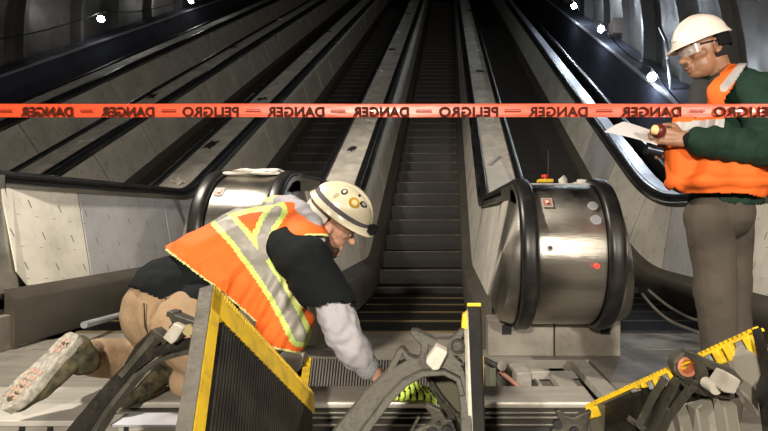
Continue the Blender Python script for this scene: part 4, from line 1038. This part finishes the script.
# boots
def boot(parent, heel, toe, ankle, m_up, m_sole, label=None, L0=.31):
    heel = Vector(heel); toe = Vector(toe); f_ = (toe-heel); L_ = f_.length; f_.normalize(); u_ = Vector(ankle)-heel; u_ = (u_-f_*u_.dot(f_)).normalized(); s_ = u_.cross(f_)
    k = L_/.31
    def B(x, y, z): return heel+(f_*x+s_*y+u_*z)*k
    up = [('e', B(.045, 0, .055), (.058*k, .050*k, .058*k), Matrix((f_, s_, u_)).transposed()), ('c', [(B(.03, 0, .062), .048*k), (B(.12, 0, .062), .052*k), (B(.20, 0, .050), .050*k), (B(.262, 0, .034), .040*k)]), ('c', [(B(.045, 0, .07), .054*k), (B(.05, 0, .12), .058*k)])]
    o = blob('boot', up, [m_up], parent, voxel=.006, smooth=4, wr=.004, ws=25)
    b = MB(); out = []
    W = [(0, .022), (.012, .036), (.05, .044), (.10, .040), (.15, .044), (.20, .056), (.25, .055), (.285, .042), (.308, .018)]
    pts = [(x, y) for x, y in W]+[(x, -y) for x, y in W[::-1]]
    b.loft([[B(x, y*.96, .0) for x, y in pts], [B(x, y, .006) for x, y in pts], [B(x, y, .028) for x, y in pts], [B(x, y*.94, .034) for x, y in pts]])
    so = b.build('boot_sole', m_sole, o, smooth=50); 
    b = MB()
    def lug(b_, x, y, w_, h_, r_=0):
        c_, s2 = cos(r_), sin(r_); q = [(-w_, -h_), (w_, -h_), (w_, h_), (-w_, h_)]; q = [(x+c_*a-s2*d_, y+s2*a+c_*d_) for a, d_ in q]
        b_.hexa([B(a, d_, -.0035) for a, d_ in q]+[B(a, d_, .002) for a, d_ in q])
    for i in range(3):
        for j in (-1, 1):
            b = MB(); lug(b, .035+i*.020, j*.011, .007, .009, j*.6); b.build('sole_lug', solepink, so)
    for i in range(5):
        for j in (-1, 0, 1):
            b = MB(); lug(b, .165+i*.024, j*.021+.004*(i % 2), .008, .009, j*.5+.3); b.build('sole_lug', solepink, so)
    return o
bh = P(74, 333, 1.60); boot(K, bh, P(0, 409, 1.44), bh+RT*.05+FW*.125, camo, sole)
boot(K, P(161, 350, 1.80), P(111, 400, 1.55), P(198, 372, 1.84), camo, sole)
# gloves lying by the hand
G = empty('work_glove', tuple(P(408, 396, 1.74)), 'lime and black striped work glove lying on the floor plate by the kneeling worker', 'glove')
gl = mat('lime_glove', (.62,.85,.12), .7, bump=.4, bscale=60); gb = blacks
def matg(p, n_): 
    q = p-P(408, 396, 1.74); return 1 if sin(q.x*330+q.y*140+2*nz(p, 20, 1)) > .62 else 0
w0 = P(396, 396, 1.66); w0.z = ZT+.026
gp = fingers(w0, RT*.95-FW*.1, -UP, FW, .12, 1.0, .25)
gp += [('c', [(w0-RT*.03+UP*.012, .03), (w0+RT*.05+UP*.012, .028)])]
o = blob('glove_shell', gp, [gl, gb], G, voxel=.004, smooth=2, wr=.004, ws=35, matf=matg)

# ---------------------------------------------------------------- standing man
S = empty('person', tuple(Vector((P(722, 215, 2.38).x, 2.38, ZF))), 'standing person in a white helmet, orange vest and dark green jacket reading papers', 'person')
hs = P(703, 49, 2.36)
upS = (UP*.93-RT*.30).normalized(); fwS = (-RT*.90-UP*.28-FW*.10); fwS = (fwS-upS*fwS.dot(upS)).normalized(); HS = frame(upS, fwS)
def h2(x, y, z): return hs+HS @ Vector((x, y, z))*1.0
ls = P(751, 92, 2.22); rs = P(727, 92, 2.58); el = P(782, 150, 2.14); wl = P(690, 140, 2.20); er = P(735, 150, 2.62); wr_ = P(683, 150, 2.36)
pv = P(722, 212, 2.38); ck = P(730, 130, 2.40); nk = P(722, 84, 2.40)
headS = [('e', h2(-.005, 0, .02), (.102, .078, .118), HS), ('e', h2(.030, 0, -.055), (.068, .060, .075), HS), ('e', h2(.066, 0, -.098), (.030, .032, .026), HS),
         ('c', [(h2(.092, 0, .0), .012), (h2(.118, 0, -.030), .0155)]), ('c', [(h2(.106, -.014, -.034), .010), (h2(.106, .014, -.034), .010)]), ('c', [(h2(.096, -.018, -.062), .010), (h2(.100, 0, -.064), .012), (h2(.096, .018, -.062), .010)]), ('c', [(h2(.092, -.016, -.078), .010), (h2(.097, 0, -.079), .011), (h2(.092, .016, -.078), .010)]),
         ('c', [(h2(.086, -.036, .028), .013), (h2(.094, 0, .026), .013), (h2(.086, .036, .028), .013)]), ('c', [(h2(.05, .058, -.025), .018), (h2(.07, .04, -.03), .018)]), ('c', [(h2(.05, -.058, -.025), .018), (h2(.07, -.04, -.03), .018)]),
         ('c', [(h2(-.03, 0, -.05), .060), (nk, .066)])]
for sg in (-1, 1):
    for t_ in range(10):
        a = 2*pi*t_/10; headS.append(('c', [(h2(-.012+.016*cos(a), sg*.086, -.012+.030*sin(a)), .0055), (h2(-.008+.010*cos(a), sg*.078, -.012+.02*sin(a)), .006)]))
    headS.append(('c', [(h2(-.002, sg*.078, -.035), .009), (h2(-.004, sg*.08, -.042), .008)]))
hdl = (P(664, 136, 2.22)-wl).normalized()
handL = fingers(wl+hdl*.02, hdl, FW*.6-UP*.5, UP*.9+FW*.1, .42); handR = fingers(wr_, (P(655, 150, 2.36)-wr_), UP*.6-FW*.4, -FW*.2+UP, .35)
bodyS = headS + [('c', [(nk, .075), (ck, .145), (P(724, 180, 2.39), .12), (pv, .115)]), ('c', [(ls, .055), (nk, .06), (rs, .055)]), ('c', [(ls, .052), (el, .042), (wl, .028)]), ('c', [(rs, .052), (er, .042), (wr_, .028)]),
     ('c', [(P(715, 222, 2.33), .07), (P(719, 312, 2.28), .05), (P(724, 400, 2.30), .045), (P(722, 410, 2.26), .04)]), ('c', [(P(728, 222, 2.44), .07), (P(731, 310, 2.48), .05), (P(732, 400, 2.52), .042)])] + handL + handR
blob('body', bodyS, [skinB], S, voxel=.0055, smooth=2)
trs = mat('grey_brown_trousers', (.07,.058,.045), .85, 0, var=.15, scale=5, bump=.35, bscale=35)
def crease(p): return .012*nz((p.x*2, p.y*2, p.z*5), 1.6, 5)
blob('trousers', [('e', P(721, 212, 2.38), (.142, .165, .13)), ('c', [(P(709, 216, 2.31), .100), (P(713, 265, 2.29), .094), (P(718, 312, 2.27), .082), (P(723, 412, 2.30), .078)]), ('c', [(P(731, 216, 2.46), .105), (P(729, 262, 2.47), .095), (P(731, 310, 2.48), .09), (P(732, 408, 2.52), .085)])], [trs], S, voxel=.009, smooth=5, wr=.006, ws=9, seed=2, fold=crease)
for nm, a, c in (('near', P(722, 428, 2.28), P(686, 434, 2.22)), ('far', P(732, 420, 2.52), P(690, 426, 2.48))):
    a = Vector((a.x, a.y, ZF+.05)); c = Vector((c.x, c.y, ZF+.045)); blob('work_boot', [('c', [(a+RT*.03, .048), (c, .042)]), ('c', [(a+UP*.1, .055), (a, .052)])], [blacks], S, voxel=.008, smooth=4, cut=lambda p: p.z < ZF+.004)
green = mat('dark_green_jacket', (.012,.036,.024), .8, 0, spec=.2, bump=.35, bscale=30, var=.3, scale=6)
jk = [('c', [(P(724, 95, 2.40), .13), (P(732, 130, 2.40), .175), (P(728, 170, 2.39), .175), (P(724, 199, 2.38), .155)]), ('c', [(ls, .088), (P(768, 122, 2.17), .086), (el, .080), (P(738, 146, 2.16), .078), (P(700, 141, 2.19), .060)]),
      ('c', [(rs, .08), (er, .07), (P(700, 150, 2.40), .05)]), ('c', [(ls, .09), (P(724, 86, 2.40), .10), (rs, .085)])]
def foldj(p):
    x, y = prj(p); return .004*sin(x*.36+y*.22+5*nz(p, 5, 3))
blob('green_jacket', jk, [green], S, voxel=.008, smooth=5, wr=.008, ws=9, seed=6, fold=foldj, cut=lambda p: prj(p)[1] > 203+.02*(prj(p)[0]-700), thick=.004)
blob('jacket_cuff', [('c', [(P(697, 140.5, 2.195), .040), (P(688, 140, 2.20), .036)])], [blacks], S, voxel=.006, smooth=2)
blob('dark_collar', [('c', [(P(694, 92, 2.33), .026), (P(703, 94, 2.28), .034), (P(722, 82, 2.30), .042), (P(738, 70, 2.36), .036), (P(735, 70, 2.48), .036), (P(702, 90, 2.46), .03)]), ('c', [(P(700, 90, 2.30), .05), (P(697, 104, 2.27), .04), (P(696, 118, 2.26), .014)])], [mat('black_collar', (.022,.022,.024), .85, bump=.4, bscale=40)], S, voxel=.007, smooth=3, wr=.006, ws=14)
vs = [('c', [(P(726, 98, 2.38), .15), (P(730, 130, 2.38), .212), (P(722, 165, 2.37), .212), (P(718, 178, 2.36), .215)]), ('c', [(P(741, 78, 2.28), .062), (P(722, 98, 2.28), .09)]), ('c', [(P(728, 82, 2.55), .06), (P(718, 98, 2.5), .09)]), ('e', P(722, 183, 2.33), (.25, .2, .06)), ('c', [(P(690, 118, 2.30), .07), (P(684, 150, 2.30), .08), (P(680, 180, 2.30), .055)])]
def cutvs(p):
    x, y = prj(p); near = (p-CAM).dot(FW) < 2.36
    hemv = 193+max(0, x-745)*.25
    if y > hemv+(-6*max(0, 1-abs(x-674)/8)): return True
    if x > 724 and y > 62+abs(x-742)*.2 and y < 160 and near and x > 724+max(0, (100-y))*.62-(6 if y > 120 else 0): return True
    if y < 104 and x < 692+(104-y)*.92: return True
    if y < 118 and abs(x-(697-(y-100)*.1)) < 2.6 and near: return True
    if y < 62: return True
    return False
def matvs(p, n_):
    x, y = prj(p)
    if segd(x, y, (724, 88), (744, 64)) < 4.2: return 1
    if abs((y-126.5)+(x-700)*.08) < 6.0 : return 1
    return 0
blob('orange_vest', vs, [orange, silverB], S, voxel=.0065, smooth=6, wr=.006, ws=8, seed=12, cut=cutvs, matf=matvs, thick=.004, fold=lambda p: .005*sin(prj(p)[0]*.17+3*nz(p, 3, 1))*(1 if prj(p)[1] > 150 else 0))
hcs = h2(.002, 0, .044)
hatS, HM2 = helmet(S, hcs, (upS+fwS*.02).normalized(), fwS, 1.0, hatB, rx=.108, ry=.126, rz=.112, brim=.012, peak=.040)
b = MB(); rings = []
for i in range(25):
    a = pi*.5+i/24*pi; rings.append([h2(-.01+cos(a)*.118, sin(a)*.098, z_) for z_ in (-.022, .03)]+[h2(-.01+cos(a)*.110, sin(a)*.092, z_) for z_ in (.03, -.022)])
b.loft(rings); b.build('suspension_band', blacks, hatS)
blob('hair', [('e', h2(-.032, 0, -.012), (.080, .0815, .075), HS)], [mat('black_hair', (.012,.010,.009), .9, bump=.8, bscale=150)], S, voxel=.006, smooth=2, cut=lambda p: False)
gls = mat('clear_lens', (.75,.7,.68), .08, 0, spec=.9); gls.node_tree.nodes['Principled BSDF'].inputs['Alpha'].default_value = .22
b = MB(); rings = []
for i in range(21):
    a = -1.15+2.3*i/20; rings.append([h2(.022+cos(a)*.092, sin(a)*.078, z_) for z_ in (-.018, .022)]+[h2(.022+cos(a)*.090, sin(a)*.0765, z_) for z_ in (.022, -.018)])
b.loft(rings); eyw = b.build('safety_glasses', gls, S, smooth=40)
for sg in (-1, 1):
    b = MB(); b.tube([h2(.058, sg*.072, .014), h2(.02, sg*.084, .010), h2(-.02, sg*.09, .004)], .003, 6); b.build('temple_arm', blacks, eyw)
    b = MB(); b.sphere(h2(.083, sg*.032, .003), .011); e_ = b.build('eye', mat('eye_ball', (.5,.46,.42), .2), S, smooth='all')
    b = MB(); b.sphere(h2(.0925, sg*.033, .0), .0045); b.build('iris', blacks, e_, smooth='all')
    b = MB(); b.tube([h2(.088, sg*.018, .028), h2(.090, sg*.035, .032), h2(.080, sg*.052, .027)], .0045, 6); b.build('eyebrow', blacks, S, smooth='all')
b = MB(); b.tube([h2(.104, -.024, -.070), h2(.111, 0, -.071), h2(.104, .024, -.070)], .0026, 6); b.build('mouth', mat('lips', (.13,.05,.035), .5), S, smooth='all')
# papers, apple, dark object in the other hand
pp = MB(); a0, a1, a2, a3 = P(605, 132, 2.22), P(622, 122, 2.46), P(662, 136, 2.46), P(657, 145, 2.22)
N = 8
for k_ in range(3):
    rings = []
    for i in range(N+1):
        t = i/N; lo = a0.lerp(a3, t); hi = a1.lerp(a2, t); bend = UP*(.005*sin(t*pi)+.002*k_)
        lo = lo+bend; hi = hi+bend*.6+RT*.006*k_; rings.append([lo, lo.lerp(hi, .5)+UP*.006, hi, hi-UP*.001, lo.lerp(hi, .5)+UP*.005, lo-UP*.001])
    pp.loft(rings)
tag(pp.build('papers', M['paper'], None, smooth=30), 'white sheets of paper held out by the standing man', 'papers')
ap = empty('apple', tuple(P(657, 131, 2.17)), 'red apple with a pale bite held over the papers in the standing man\'s hand', 'apple')
b = MB(); c = P(658, 131, 2.175); b.sphere(c, .034, (1, 1, .92), n=20); b.build('apple_skin', mat('dark_red_apple', (.11,.012,.010), .4), ap, smooth='all')
b = MB(); c2 = c+(CAM-c).normalized()*.018-RT*.012+UP*.004; b.sphere(c2, .022, (.8, .9, 1), n=14); b.build('bitten_flesh', mat('apple_flesh', (.80,.55,.25), .6), ap, smooth='all')
b = MB(); c = P(657, 152, 2.27); b.tube([c+RT*.02, c-RT*.035+UP*.012], [.022, .019], 14); b.tube([c-RT*.035+UP*.012, c-RT*.05+UP*.016], [.026, .026], 14)
tag(b.build('flashlight', mat('dark_blue_metal', (.03,.035,.05), .3, .6), None, smooth=40), 'small dark flashlight in the standing man\'s lower hand', 'flashlight')
